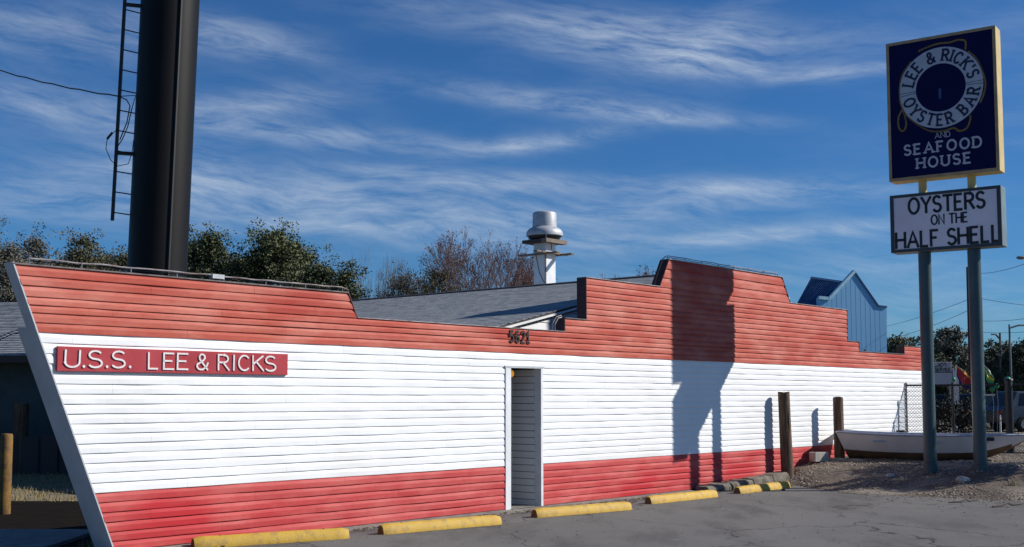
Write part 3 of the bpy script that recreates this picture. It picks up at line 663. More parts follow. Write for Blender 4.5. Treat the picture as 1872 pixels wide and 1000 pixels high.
for i, (a, b) in enumerate(stops):
    A = ground_pt(*a); B = ground_pt(*b); d = B-A; ln = 1.83; back = Vector((-d.y, d.x, 0)).normalized()
    d.normalize()
    if i == 0: A = B-d*ln
    if i == 4: d = (D*.9+d*.1).normalized()
    t = empty('wheel_stop', A+back*.085+Vector((0, 0, .001)), math.atan2(d.y, d.x), slab[i], 'wheel stop', 'yellow wheel stops along the foot of the wall')
    o = stop_mesh(ln, i+3).build('stop_body', M['yellow'], t, smooth=True)
    c = MB(); pr = [(-.066, .004), (-.066, .024), (-.043, .09), (-.024, .1015), (.024, .1015), (.043, .09), (.066, .024), (.066, .004)]
    c.v = [(-.0035, y, z) for y, z in pr]+[(.004, y, z) for y, z in pr]; k = 8
    c.f = [tuple(range(k)), tuple(reversed(range(k, 2*k)))]+[(j, (j+1) % k, k+(j+1) % k, k+j) for j in range(k)]
    c.build('brown_end', M['stopend'], t)
    for x in (.3, ln-.3):
        c = MB(); c.bar((x, 0, .118), (x, 0, .127), .012, n=8); c.build('anchor_pin', M['darkwood'], t)

# ------------------------------------------------------------------ wooden pilings, block, sticks
def piling(pbase, r, h, label, seed, lean=(0, 0), group='wooden pilings by the wall'):
    t = empty('wooden_piling', pbase, 0, label, 'post', group)
    c = MB(); n = 20; k = 14
    for j in range(k+1):
        f = j/k; z = -.25+(h+.25)*f
        for i in range(n):
            a = 2*math.pi*i/n; rr = r*(1+.05*noise.noise(Vector((math.cos(a)*2, math.sin(a)*2, z*.9+seed)))+.025*noise.noise(Vector((a*6, z*.5, seed+9))))*(1.04-.06*f)
            c.v.append((rr*math.cos(a)+lean[0]*f, rr*math.sin(a)+lean[1]*f, z+(.012*math.sin(a*2+seed) if j == k else 0)))
    c.f = [(j*n+i, j*n+(i+1) % n, (j+1)*n+(i+1) % n, (j+1)*n+i) for j in range(k) for i in range(n)]
    c.build('shaft', M['wood'], t, smooth='all')
    c = MB(); c.v = [(x, y, z+.001) for x, y, z in [(v[0]*.97, v[1]*.97, h) for v in [(r*.97*math.cos(2*math.pi*i/n)+lean[0], r*.97*math.sin(2*math.pi*i/n)+lean[1]) for i in range(n)]]]+[(lean[0], lean[1], h+.012)]
    c.f = [(i, (i+1) % n, n) for i in range(n)]; c.build('cut_top', M['woodtop'], t)
    for q in range(3):   # drying cracks
        a = rnd.uniform(3.6, 5.4); z0 = rnd.uniform(.2, h*.5); z1 = z0+rnd.uniform(.4, .8)
        c = MB(); c.tube([(r*1.012*math.cos(a)+lean[0]*(z/h), r*1.012*math.sin(a)+lean[1]*(z/h), z) for z in [z0+(min(z1, h-.03)-z0)*i/5 for i in range(6)]], [.001, .006, .008, .008, .005, .001], 5); c.build('crack', M['darkwood'], t)
    return t
def post_from_shadow(px, ps, zz):      # a post on the pixel column px whose shadow falls on the wall at column ps
    u, _ = wall_hit(ps, 780); S = wp(u, 0, 0); m_ = (px-936)/F; s = (math.cos(SUN_AZ), math.sin(SUN_AZ))
    k = (m_*S.y-S.x)/(s[0]-m_*s[1]); return Vector((S.x+k*s[0], S.y+k*s[1], 0))
pa = post_from_shadow(1436, 1404, 0); pb = post_from_shadow(1531, 1489, 0)
za = at(1436, 717, pa.y).z; zb_ = at(1531, 726, pb.y).z
ga = bank_z(pa.x, pa.y); gb_ = bank_z(pb.x, pb.y)
ga = at(1436, 856, pa.y).z; gb_ = at(1531, 837, pb.y).z
piling((pa.x, pa.y, ga), .115, za-ga, 'taller weathered wooden piling beside the end of the kerb blocks', 1, (-.05, 0))
piling((pb.x, pb.y, gb_), .105, zb_-gb_, 'shorter wooden piling touching the left end of the white boat', 5, (-.01, 0))
# cinder block
q = at(1497, 838, pb.y-.55); bt = empty('concrete_block', (q.x, q.y, bank_z(q.x, q.y)+.01), R(25), 'pale hollow concrete block on the gravel between the two wooden pilings', 'block')
c = MB(); c.box(-.17, -.10, 0, .17, -.07, .19); c.box(-.17, .07, 0, .17, .10, .19); c.box(-.17, -.07, 0, -.14, .07, .19); c.box(.14, -.07, 0, .17, .07, .19); c.box(-.015, -.07, 0, .015, .07, .19); c.box(-.14, -.07, .0, .14, .07, .03)
M['block'] = mat('pale_block', (.50, .47, .42), .9, (.36, .33, .29), scale=8, bump=.4, bscale=40)
c.build('block_shell', M['block'], bt, bevel=.006)
# bank fragments and sticks
sticks = [((1465, 838), (1502, 862), .022, 'weathered stick lying on the gravel right of the taller piling'), ((1420, 853), (1436, 870), .012, 'pale bent stick at the foot of the taller piling'), ((1400, 878), (1475, 862), .02, 'half-buried board edge running along the gravel behind the last wheel stop'), ((1733, 908), (1790, 905), .014, 'dark stick on the sandy edge below the sign posts'), ((1812, 916), (1872, 911), .018, 'dark stick lying near the right edge of the asphalt'), ((1600, 865), (1640, 872), .012, 'thin stick in the shade left of the sign posts')]
for a, b, r, lb in sticks:
    A = ground_pt(*a, z=.1); B = ground_pt(*b, z=.1)
    pts = []
    for i in range(7):
        p = A.lerp(B, i/6); p.x += rnd.uniform(-.03, .03); p.y += rnd.uniform(-.03, .03); z = max(bank_z(p.x, p.y), 0)+r*.9+(.03 if i == 3 else 0); pts.append((p.x, p.y, z))
    o = MB(); o.tube(pts, [r*.6, r, r, r*.9, r*.9, r*.8, r*.4], 6); tag(o.build('stick', M['debris'] if r != .014 and r != .018 else M['darkwood'], smooth=True), lb, 'stick', 'sticks on the gravel bank')
rocks = [(1627, 880, .07, 'pale chunky stone on the sand left of the sign posts'), (1760, 888, .10, 'broken tan rock at the foot of the sign posts'), (1420, 880, .035, 'small white stone just behind the farthest wheel stop'), (1432, 884, .03, 'small dark stone touching the farthest wheel stop')]
for px, py, s, lb in rocks:
    p = ground_pt(px, py, .12); c = MB(); vs = []; n = 8
    for j in range(5):
        for i in range(n):
            a = 2*math.pi*i/n; ph = -math.pi/2+math.pi*j/4; rr = s*(1+.4*noise.noise(Vector((i*1.7, j*2.3, px))))
            vs.append((p.x+rr*math.cos(ph)*math.cos(a)*1.3, p.y+rr*math.cos(ph)*math.sin(a), max(bank_z(p.x, p.y), 0)+rr*.75*math.sin(ph)+s*.35))
    c.add(vs, [(j*n+i, j*n+(i+1) % n, (j+1)*n+(i+1) % n, (j+1)*n+i) for j in range(4) for i in range(n)])
    tag(c.build('stone', M['block'] if 'dark' not in lb else M['darkwood']), lb, 'stone', 'stones on the gravel bank')

# ------------------------------------------------------------------ pylon sign
P1 = Vector((7.69, 21.78, 0)); P2 = Vector((8.41, 21.27, 0)); fdir = (P2-P1).normalized(); SIGN_RZ = math.atan2(fdir.y, fdir.x)
sg = empty('pylon_sign', P1, SIGN_RZ, 'tall double-post roadside sign with navy life-ring cabinet above a white letter board', 'sign')
nrm = Vector((fdir.y, -fdir.x, 0)); DEP = .38; UD = Vector((0, 0, 1))
def sign_hit(px, py):
    q = P1+nrm*DEP/2; d = px_dir(px, py); t = q.dot(nrm)/(Vector((d.x, d.y, 0)).dot(nrm)); P = Vector((d.x*t, d.y*t, EYE+d.z*t)); return (P-P1).dot(fdir), P.z
def avg(*a): return sum(a)/len(a)
h_ = [sign_hit(*p) for p in [(1618.6, 80), (1818.6, 47.5), (1627, 331), (1829, 313)]]
su0, su1 = avg(h_[0][0], h_[2][0]), avg(h_[1][0], h_[3][0]); sz1, sz0 = avg(h_[0][1], h_[1][1]), avg(h_[2][1], h_[3][1])
g_ = [sign_hit(*p) for p in [(1626, 357.6), (1830, 339), (1630, 461.6), (1832, 449.7)]]
tu0, tu1 = avg(g_[0][0], g_[2][0]), avg(g_[1][0], g_[3][0]); tz1, tz0 = avg(g_[0][1], g_[1][1]), avg(g_[2][1], g_[3][1])
print('sign', h_, g_, su0, su1, sz0, sz1, tu0, tu1, tz0, tz1)
pd = (P2-P1).length; yF = -DEP/2
for i, x in enumerate((0, pd)):
    g0 = .05
    c = MB(); c.lathe([(.115, g0-.3), (.115, tz0+.02)], 28, (x, 0, 0)); c.build('post', M['teal'], sg, smooth=True)
    c = MB(); c.lathe([(.128, g0-.3), (.128, .46), (.116, .465)], 28, (x, 0, 0)); c.build('post_sleeve', M['teal'], sg, smooth=True)
    c = MB(); c.lathe([(.075, tz1-.02), (.075, sz0+.03)], 20, (x, 0, 0)); c.build('stub_post', M['cream'], sg, smooth=True)
c = MB(); c.box(su0, -DEP/2+.01, sz0, su1, DEP/2-.01, sz1); c.build('cabinet', M['cream'], sg, bevel=.01)
rw = .055
c = MB()
for (x0, z0, x1, z1) in ((su0, sz0, su1, sz0+rw), (su0, sz1-rw, su1, sz1), (su0, sz0+rw, su0+rw, sz1-rw), (su1-rw, sz0+rw, su1, sz1-rw)): c.box(x0, -DEP/2-.012, z0, x1, -DEP/2+.012, z1)
c.build('retainer', M['creamrim'], sg)
c = MB(); c.box(su0+rw, -DEP/2-.004, sz0+rw, su1-rw, -DEP/2+.011, sz1-rw); c.build('sign_face', M['navy'], sg)
c = MB(); c.box(su0+rw, DEP/2-.011, sz0+rw, su1-rw, DEP/2+.003, sz1-rw); c.build('rear_face', M['navy'], sg)
FY = -DEP/2-.004
f3 = lambda x, y, d: (x, FY-.0015-d, y)
# ring
cu, cz = sign_hit(1719.5, 160); ru = (sign_hit(1793.5, 152)[0]-sign_hit(1646.5, 165)[0])/2; rzz = (sign_hit(1722, 83)[1]-sign_hit(1718, 238)[1])/2
fx0 = sign_hit(1719.5, 160); ri = ru*.60
print('ring', cu, cz, ru, rzz)
rr = (ru+rzz)/2
ru = rzz = rr
ri = rr*.595
def disc_ring(r0, r1, d0, mm, name, n=56):
    c = MB(); vs = []
    for i in range(n):
        a = 2*math.pi*i/n; vs += [(cu+r0*math.cos(a), FY-d0, cz+r0*math.sin(a)), (cu+r1*math.cos(a), FY-d0, cz+r1*math.sin(a)), (cu+r0*math.cos(a), FY+.001, cz+r0*math.sin(a)), (cu+r1*math.cos(a), FY+.001, cz+r1*math.sin(a))]
    fs = []
    for i in range(n):
        j = (i+1) % n; fs += [(4*i, 4*j, 4*j+1, 4*i+1), (4*i+1, 4*j+1, 4*j+3, 4*i+3), (4*i, 4*i+2, 4*j+2, 4*j)]
    c.add(vs, fs); return c.build(name, mm, sg)
disc_ring(ri, rr, .004, M['ring'], 'ring_emblem')
def ring_text(text, a0, a1, inward, hgt, wd):
    c = MB(); k = [('sp' if t == ' ' else t) for t in text]; n_ = len(text)
    rm = (ri+rr)/2
    wid = [WID.get(t, .6)+.30 if t != ' ' else .5 for t in text]; tot = sum(wid); acc_ = 0
    for t, wq in zip(text, wid):
        ac = a0+(a1-a0)*(acc_+wq/2)/tot; acc_ += wq
        if t == ' ': continue
        ang = R(ac); wch = WID.get(t, .6)*abs(R(a1-a0))*rm/tot*.92
        rot = ang-math.pi/2 if not inward else ang+math.pi/2
        bx, bz = cu+rm*math.cos(ang), cz+rm*math.sin(ang)
        cr, sr = math.cos(rot), math.sin(rot)
        def tf(x, y, d): return (bx+x*cr-y*sr, FY-.0055-d, bz+x*sr+y*cr)
        put_letter(c, t, -wch/2, -hgt/2, hgt, wch, wd, .002, tf, .14)
    return c.build('ring_lettering', M['navytext'], sg)
hh = (rr-ri)*.66
ring_text("LEE & RICK'S", 172, 8, False, hh, .040)
ring_text('OYSTER BAR', 190, 354, True, hh, .040)
for ang in (180.5, 184.5, 356.5, 0.8):
    c = MB(); a = R(ang+1); ribbon(c, [(cu+ri*math.cos(a), cz+ri*math.sin(a)), (cu+rr*math.cos(a), cz+rr*math.sin(a))], .009, .002, lambda x, y, d: (x, FY-.0055-d, y)); c.build('ring_tick', M['navytext'], sg)
# rope around the ring
def ropepts(seq):
    out = []
    for i in range(len(seq)-1):
        for k in range(8): 
            f = k/8; p0 = seq[max(i-1, 0)]; p1 = seq[i]; p2 = seq[i+1]; p3 = seq[min(i+2, len(seq)-1)]
            out.append(tuple(.5*((2*p1[q])+(-p0[q]+p2[q])*f+(2*p0[q]-5*p1[q]+4*p2[q]-p3[q])*f*f+(-p0[q]+3*p1[q]-3*p2[q]+p3[q])*f**3) for q in (0, 1)))
    out.append(seq[-1]); return out
zk = lambda x, y: sign_hit(1640+x/3.847, 60+y/3.847)
ropes = [[(150, 130), (230, 95), (300, 75), (370, 68), (430, 50), (480, 60), (480, 118)], [(500, 130), (560, 185), (600, 270), (622, 350), (610, 430), (585, 490)],
         [(100, 205), (40, 290), (20, 380), (22, 480), (45, 550), (65, 640), (45, 690), (15, 670), (10, 600), (35, 545)], [(60, 575), (130, 635), (230, 690), (330, 690), (400, 670), (440, 690), (490, 670), (515, 610), (512, 575)]]
for rp in ropes:
    c = MB()
    pts = ropepts([zk(*p) for p in rp])
    # twisted: a chain of short slanted beads
    for i in range(0, len(pts)-1):
        a, b = pts[i], pts[i+1]; dl = math.dist(a, b); nbd = max(1, int(dl/.022))
        for q in range(nbd):
            f = (q+.5)/nbd; x, y = a[0]+(b[0]-a[0])*f, a[1]+(b[1]-a[1])*f; dx, dy = (b[0]-a[0])/dl, (b[1]-a[1])/dl
            s_ = .013; ex, ey = dx*.9-dy*.9, dy*.9+dx*.9
            ribbon(c, [(x-ex*s_, y-ey*s_), (x+ex*s_, y+ey*s_)], .016, .003, f3)
    c.build('rope_strand', M['goldrope'], sg)
c = MB(); q0 = sign_hit(1716, 162); q1 = sign_hit(1721, 180); c.box(q0[0], FY-.002, q1[1], q1[0], FY-.0005, q0[1])
M['bluemark'] = mat('blue_mark', (.02, .06, .22), .4)
c.build('centre_mark', M['bluemark'], sg)
def text_line(text, pa, pb, h, wd, m_, serif=.0, parent=sg, depth=.002, name='letter', gap=.22):
    a = sign_hit(*pa); b = sign_hit(*pb); z = (a[1]+b[1])/2
    for ch, q in line_letters(text, a[0], b[0], z, h, wd, depth, f3, serif, gap=gap): q.build(name, m_, parent)
def hpx(x, y0, y1): return sign_hit(x, y0)[1]-sign_hit(x, y1)[1]
text_line('AND', (1710, 253), (1737, 249), hpx(1724, 243, 252), .012, M['textgrey'], .12)
text_line('SEAFOOD', (1654, 283), (1794, 269), hpx(1724, 258, 276), .036, M['textgrey'], .17, gap=.36)
text_line('HOUSE', (1677, 307), (1775, 298), hpx(1724, 283, 301), .036, M['textgrey'], .17, gap=.36)
# letter board
c = MB(); c.box(tu0, -DEP/2+.01, tz0, tu1, DEP/2-.01, tz1); c.build('letter_cabinet', M['tealcab'], sg, bevel=.01)
M['darkframe'] = mat('dark_slate_frame', (.035, .05, .06), .5)
c = MB(); rw2 = .07
for (x0, z0, x1, z1) in ((tu0, tz0, tu1, tz0+rw2*.8), (tu0, tz1-rw2*.8, tu1, tz1), (tu0, tz0+rw2*.8, tu0+rw2, tz1-rw2*.8), (tu1-rw2, tz0+rw2*.8, tu1, tz1-rw2*.8)): c.box(x0, -DEP/2-.012, z0, x1, -DEP/2+.012, z1)
c.build('letter_frame', M['darkframe'], sg)
c = MB(); c.box(tu0+rw2, -DEP/2-.004, tz0+rw2*.8, tu1-rw2, -DEP/2+.011, tz1-rw2*.8); c.build('letter_panel', M['faceoff'], sg)
for zz in (.36, .62): 
    c = MB(); z = tz0+(tz1-tz0)*zz; c.box(tu0+rw2, FY-.006, z, tu1-rw2, FY, z+.006); c.build('letter_track', M['faceoff'], sg)
text_line('OYSTERS', (1662, 391), (1800, 379), hpx(1730, 355, 383), .050, M['blacktext'], .0, gap=.2)
text_line('ON THE', (1703, 411), (1769, 405), hpx(1730, 393, 410), .030, M['blacktext'])
text_line('HALF SHELL', (1639, 454), (1829, 440), hpx(1730, 420, 448), .050, M['blacktext'], gap=.2)
sg.rotation_euler = (0, R(-0.0), SIGN_RZ)

# ------------------------------------------------------------------ boat
bt = at(1533, 788, 24.6); be = at(1888, 794, 23.4); bdir = (be-bt); bdir.z = 0; BL = bdir.length; zg = .90
bo = empty('rowing_boat', (bt.x, bt.y, 0), math.atan2(bdir.y, bdir.x), 'old white rowing boat with a brown bottom lying on the gravel behind the sign posts', 'boat')
def hull_sec(f, inner=False):
    half = .62*(1-max(0, (f-.45)/.55)**2.2)*(.88+.12*smooth(f*4))
    keel = .40-.05*math.sin(math.pi*min(1, f*1.2))+.50*max(0, (f-.66)/.34)**1.9
    gun = zg+.30*max(0, .45-f)**2+.05*max(0, f-.6)
    if inner: half = max(.01, half-.03); keel += .04
    half = max(half, .012); keel = min(keel, gun-.03)
    pts = []
    for i in range(11):
        a = i/10; s = a*2-1
        y = half*(abs(s)**.72)*(1 if s > 0 else -1); z = keel+(gun-keel)*abs(s)**2.0
        pts.append((y, z))
    return pts
NS = 28
def hull(zlo, zhi, inner, mm, name):
    c = MB()
    for i in range(NS+1):
        f = i/NS
        for y, z in hull_sec(f, inner): c.v.append((f*BL+max(0, 1-f*5)*.42*(zg-z), y, z))
    fs = [(i*11+j, (i+1)*11+j, (i+1)*11+j+1, i*11+j+1) for i in range(NS) for j in range(10)]
    def zc(f): return sum(c.v[k][2] for k in f)/4
    def frac(f):
        i = f[0]//11; s = hull_sec(i/NS); k = min(z for _, z in s); g = max(z for _, z in s); return (zc(f)-k)/(g-k+1e-6)
    c.f = [f for f in fs if zlo <= frac(f) < zhi]
    return c.build(name, mm, bo, smooth='all')
hull(.34, 9, False, M['boathull'], 'topsides'); hull(-1, .34, False, M['boatbottom'], 'bottom'); hull(-1, 9, True, M['gunwale'], 'inner_hull')
c = MB(); s = hull_sec(0); c.v = [(.42*(zg-z)-.002, y, z) for y, z in s]; c.f = [tuple(range(11))]; c.build('transom', M['boathull'], bo)
for sgn in (-1, 1):
    c = MB(); c.tube([(f*BL, sgn*(max(y for y, z in hull_sec(f))), max(z for y, z in hull_sec(f))) for f in [i/20 for i in range(21)]], .022, 6); c.build('gunwale', M['gunwale'], bo, smooth=True)
for f in (.22, .5, .74):
    hw = max(y for y, z in hull_sec(f))-.03; c = MB(); c.box(f*BL-.12, -hw, zg-.14, f*BL+.12, hw, zg-.11); c.build('thwart', M['gunwale'], bo)
c = MB(); q = bo.matrix_basis; x = BL*.77; yy = -max(y for y, z in hull_sec(.77))
c.box(x-.11, yy-.008, zg-.10, x+.12, yy+.03, zg-.03); c.build('registration_patch', M['blackmetal'], bo)
for f in (.25, .7):
    c = MB(); c.box(f*BL-.08, -.25, .20, f*BL+.08, .25, .375); t = c.build('boat_chock', M['darkwood']); t.location = bo.location; t.rotation_euler = bo.rotation_euler; tag(t, 'dark timber chock under the white boat near its '+('left' if f < .5 else 'right')+' end', 'chock', 'chocks under the boat')
# small bucket-like thing on the far gunwale
p = at(1648, 795, 25.6); c = MB(); c.lathe([(.0, 0), (.10, 0), (.115, .10), (.105, .12), (0, .12)], 16, (p.x, p.y, p.z-.02)); tag(c.build('black_tub', M['blackmetal'], smooth=True), 'small black tub just behind the boat below the fence corner', 'tub')
c = MB(); c.box(p.x-.10, p.y-.10, .25, p.x+.10, p.y+.10, p.z-.025); tag(c.build('timber_stand', M['darkwood']), 'short dark timber block carrying the black tub behind the boat', 'block')

# ------------------------------------------------------------------ chain-link fence
FA = at(1657, 727, 27.9); FB = at(1800, 727, 27.2); FC = at(1990, 727, 26.3)
fz0 = .33; fz1 = at(1700, 704, 27.5).z
fd = (FC-FA); fd.z = 0; FL = fd.length; fe = empty('chain_link_fence', (FA.x, FA.y, 0), math.atan2(fd.y, fd.x), 'black chain-link fence running right from the far end of the ship wall', 'fence')
def fx(px): return (at(px, 727, 27.3)-FA).length
posts = [(0.0, .022, fz1+.02, 'capwhite'), (fx(1665), .035, fz1+.12, 'blackmetal'), (fx(1739), .025, fz1+.02, 'blackmetal'), (fx(1843), .085, fz1+.10, 'blackmetal'), (fx(1930), .03, fz1+.05, 'blackmetal')]
for x, r, z, mm in posts:
    c = MB(); c.lathe([(r, fz0-.3), (r, z), (r*1.25, z+.005), (r*1.1, z+.04), (0.001, z+.055)], 14, (x, 0, 0)); c.build('fence_post', M[mm], fe, smooth=True)
for z in (fz1, fz0+.06): 
    c = MB(); c.bar((0, 0, z), (FL, 0, z), .022, n=8); c.build('rail', M['blackmetal'], fe)
c = MB(); st = .07; H_ = fz1-fz0
k = int((FL+H_)/st)
M['wire'] = mat('black_vinyl_wire', (.006, .006, .007), .95, spec=0)
for i in range(k):
    x = i*st-H_
    for sgn in (0, 1):
        xa, xb = (x, x+H_) if sgn == 0 else (x+H_, x); za_, zb2 = fz0, fz1
        a_ = [xa, za_]; b_ = [xb, zb2]
        # clip to 0..FL
        def clip(a_, b_):
            (x0, z0), (x1, z1) = a_, b_
            if x0 > x1: x0, z0, x1, z1 = x1, z1, x0, z0
            if x1 <= 0 or x0 >= FL: return None
            if x0 < 0: z0 += (z1-z0)*(0-x0)/(x1-x0); x0 = 0
            if x1 > FL: z1 = z0+(z1-z0)*(FL-x0)/(x1-x0); x1 = FL
            return x0, z0, x1, z1
        r_ = clip(a_, b_)
        if r_: c.bar((r_[0], 0.003*sgn, r_[1]), (r_[2], 0.003*sgn, r_[3]), .0034, n=4, cap=False)
tag(c.build('wire_mesh', M['wire'], fe, recalc=False), kind='stuff')

# ------------------------------------------------------------------ restaurant building behind the wall
rb = empty('restaurant_building', O, WALL_RZ, 'low white building with a grey shingle gable roof behind the ship wall', 'building')
RU, RZ_, EU, EZ = 7.6, 4.20, .75, 2.66; EU2 = 14.4; B0, B1 = 1.45, 13.2
sl_ = (RZ_-EZ)/(RU-EU)
c = MB(); c.prism([(EU+.35, 0), (EU2-.35, 0), (EU2-.35, EZ-.05), (RU, RZ_-.12), (EU+.35, EZ-.05)], B0+.10, B0+.20)
c.build('gable_wall', M['white'], rb)
for r in range(8):
    z0 = 2.35+r*.2; zt_ = z0+.2
    u_l = max(EU+.35, RU-(RZ_-.12-z0)/sl_); 
    if z0 > 3.9: break
    c = MB(); c.add([(u_l, B0+.099, z0), (RU+4, B0+.099, z0), (RU+4, B0+.083, z0+.002), (u_l, B0+.083, z0+.002), (u_l+.2/sl_*.9, B0+.097, zt_), (RU+4, B0+.097, zt_)], [(3, 2, 5, 4), (0, 1, 2, 3)]); c.build('gable_board', M['white'], rb)
c = MB(); c.box(EU+.35, B0+.45, 0, EU+.45, B1-.3, EZ-.08); c.box(EU2-.45, B0+.45, 0, EU2-.35, B1-.3, EZ-.08); c.box(EU+.35, B1-.4, 0, EU2-.35, B1-.3, EZ-.08); c.build('side_wall', M['white'], rb)
c = MB(); c.prism([(EU, EZ-.04), (RU, RZ_-.04), (EU2, EZ-.04), (EU2, EZ-.01), (RU, RZ_-.01), (EU, EZ-.01)], B0, B1); c.build('roof_deck', M['roofedge'], rb)
c = MB(); c.prism([(EU-.01, EZ-.085), (RU, RZ_-.085), (EU2+.01, EZ-.085), (EU2+.01, EZ-.045), (RU, RZ_-.045), (EU-.01, EZ-.045)], B0-.0, B0+.03); c.build('rake_board', M['white'], rb)
# shingle courses: stepped tabs
def shingles(c, side, seed):
    rr_ = random.Random(seed); slope_len = math.hypot(RU-EU, RZ_-EZ); ex = .17; k = int(slope_len/ex)+1
    for j in range(k):
        s0 = j*ex; s1 = min(s0+ex*1.03, slope_len)
        f0, f1 = s0/slope_len, s1/slope_len
        ua, ub = (EU+(RU-EU)*f0, EU+(RU-EU)*f1) if side == 0 else (EU2+(RU-EU2)*f0, EU2+(RU-EU2)*f1)
        z0, z1 = EZ+(RZ_-EZ)*f0, EZ+(RZ_-EZ)*f1
        b = B0-.02-rr_.uniform(0, .3)
        while b < B1:
            wd_ = rr_.uniform(.28, .34); b2 = min(b+wd_, B1); b_ = max(b, B0-.02)
            t0 = .003+rr_.uniform(0, .004)
            if b2 > b_+.02:
                c.add([(ua, b_+.004, z0-.009), (ua, b2-.004, z0-.009), (ua, b2-.004, z0+t0), (ua, b_+.004, z0+t0), (ub, b_+.004, z1-.001), (ub, b2-.004, z1-.001)], [(0, 1, 2, 3), (3, 2, 5, 4), (0, 3, 4), (1, 5, 2)])
            b = b2
c = MB(); shingles(c, 0, 3); o = c.build('shingles', M['shingle'], rb, recalc=False); tag(o, kind='stuff')
c = MB(); shingles(c, 1, 4); o = c.build('shingles', M['shingle'], rb, recalc=False); tag(o, kind='stuff')
c = MB(); c.prism([(RU-.14, RZ_-.005), (RU, RZ_+.03), (RU+.14, RZ_-.005), (RU, RZ_+.012)], B0-.02, B1); c.build('ridge_cap', M['roofedge'], rb)

# ------------------------------------------------------------------ exhaust stack
t_ = 5.9; e_ = wp(RU+2.7, t_, 0); 
px_now = 936+F*e_.x/e_.y
# slide along the ridge until it stands where the photograph has it
for _ in range(60):
    px_now = 936+F*e_.x/e_.y
    t_ += (px_now-996)*.006; e_ = wp(RU+2.7, t_, 0)
pm_ = F/e_.y; zof = lambda y: at(996, y, e_.y).z
SC = 1.13
ex = empty('exhaust_stack', (e_.x, e_.y, 0), WALL_RZ, 'white square exhaust duct with a mushroom-shaped metal fan on the roof', 'exhaust fan')
ex.scale = (SC, SC, 1); h2 = .178
c = MB(); c.box(-h2, -h2, 2.9, h2, h2, zof(438)); c.build('duct', M['trim'], ex, bevel=.005)
c = MB(); c.box(-h2-.006, -h2-.006, 2.9, -h2+.02, -h2+.02, zof(465)); c.build('corner_strip', M['board'], ex)
c = MB(); c.box(-.62, -.30, zof(466), .50, -.19, zof(463)); c.build('platform_board', M['board'], ex)
c = MB(); c.box(-.30, -.60, zof(467)-.01, -.19, .55, zof(464)-.012); c.build('platform_board', M['board'], ex)
c = MB(); c.box(.19, -.62, zof(467)-.01, .30, .55, zof(464)-.012); c.build('platform_board', M['board'], ex)
c = MB(); c.box(-.37, -.36, zof(447), .37, -.20, zof(440)); c.build('curb_board', M['board'], ex)
c = MB(); c.box(-.37, -.20, zof(446), .37, .36, zof(440)-.003); c.build('curb_board', M['darkwood'], ex)
z0, z1 = zof(432), zof(388); hh = z1-z0
c = MB(); c.lathe([(.33, zof(438)), (.36, zof(434)), (.36, z0+.04), (.2, z0+.05)], 28); c.build('fan_throat', M['blackmetal'], ex, smooth=True)
c = MB(); c.lathe([(.39, z0-.01), (.415, z0), (.42, z0+.07), (.40, z0+.13), (.36, z0+.18), (.30, z0+.22), (.27, z0+.235), (.25, z0+.235)], 36); c.build('windband', M['galv'], ex, smooth=True)
c = MB(); c.lathe([(.25, z0+.225), (.275, z0+.23), (.275, z0+.235), (.272, z1-.05), (.262, z1-.022), (.235, z1-.004), (.19, z1), (.001, z1+.002)], 36); c.build('motor_cap', M['galv'], ex, smooth=True)
for a in (45, 135, 225, 315):
    c = MB(); c.bar((.35*math.cos(R(a)), .35*math.sin(R(a)), zof(441)), (.37*math.cos(R(a)), .37*math.sin(R(a)), z0+.02), .012, n=6); c.build('strut', M['galv'], ex)
c = MB(); c.tube([(-.30, -.45, zof(448)), (-.30, -.45, zof(462))], .014, 6); c.build('conduit', M['blackmetal'], ex)
c = MB(); c.tube([(-.185, h2*.6, zof(466)), (-.186, 0, zof(500)), (-.186, -h2*.8, zof(519))], .008, 5); c.build('hanging_cable', M['board'], ex)

# ------------------------------------------------------------------ monopole with ladder
MY = 26.5; mt = at(311.5, 0, MY); mb_ = at(287.5, 492, MY); dz_ = mt.z-mb_.z; sxp = (mt.x-mb_.x)/dz_
def mono(z): return Vector((mb_.x+sxp*(z-mb_.z), MY, z))
MR = 53.0/F*MY; ZT = 16.0
mp = empty('billboard_column', (mono(0).x, MY, 0), 0, 'huge black steel billboard column rising behind the bow', 'column')
c = MB(); nseg = 48
def mlocal(z, a, r): q = mono(z); return (q.x-mp.location.x+r*math.cos(a), r*math.sin(a), z)
zs = [-.2, 2, 4, 6, 8, 10, 12, 14, ZT]
c.v = [mlocal(z, 2*math.pi*i/nseg, MR) for z in zs for i in range(nseg)]; c.f = [(j*nseg+i, j*nseg+(i+1) % nseg, (j+1)*nseg+(i+1) % nseg, (j+1)*nseg+i) for j in range(len(zs)-1) for i in range(nseg)]
c.build('shaft', M['steel'], mp, smooth='all')
a = R(-52); c = MB(); c.tube([mlocal(z, a, MR+.012) for z in zs], .035, 6); c.build('conduit', M['steelseam'], mp)
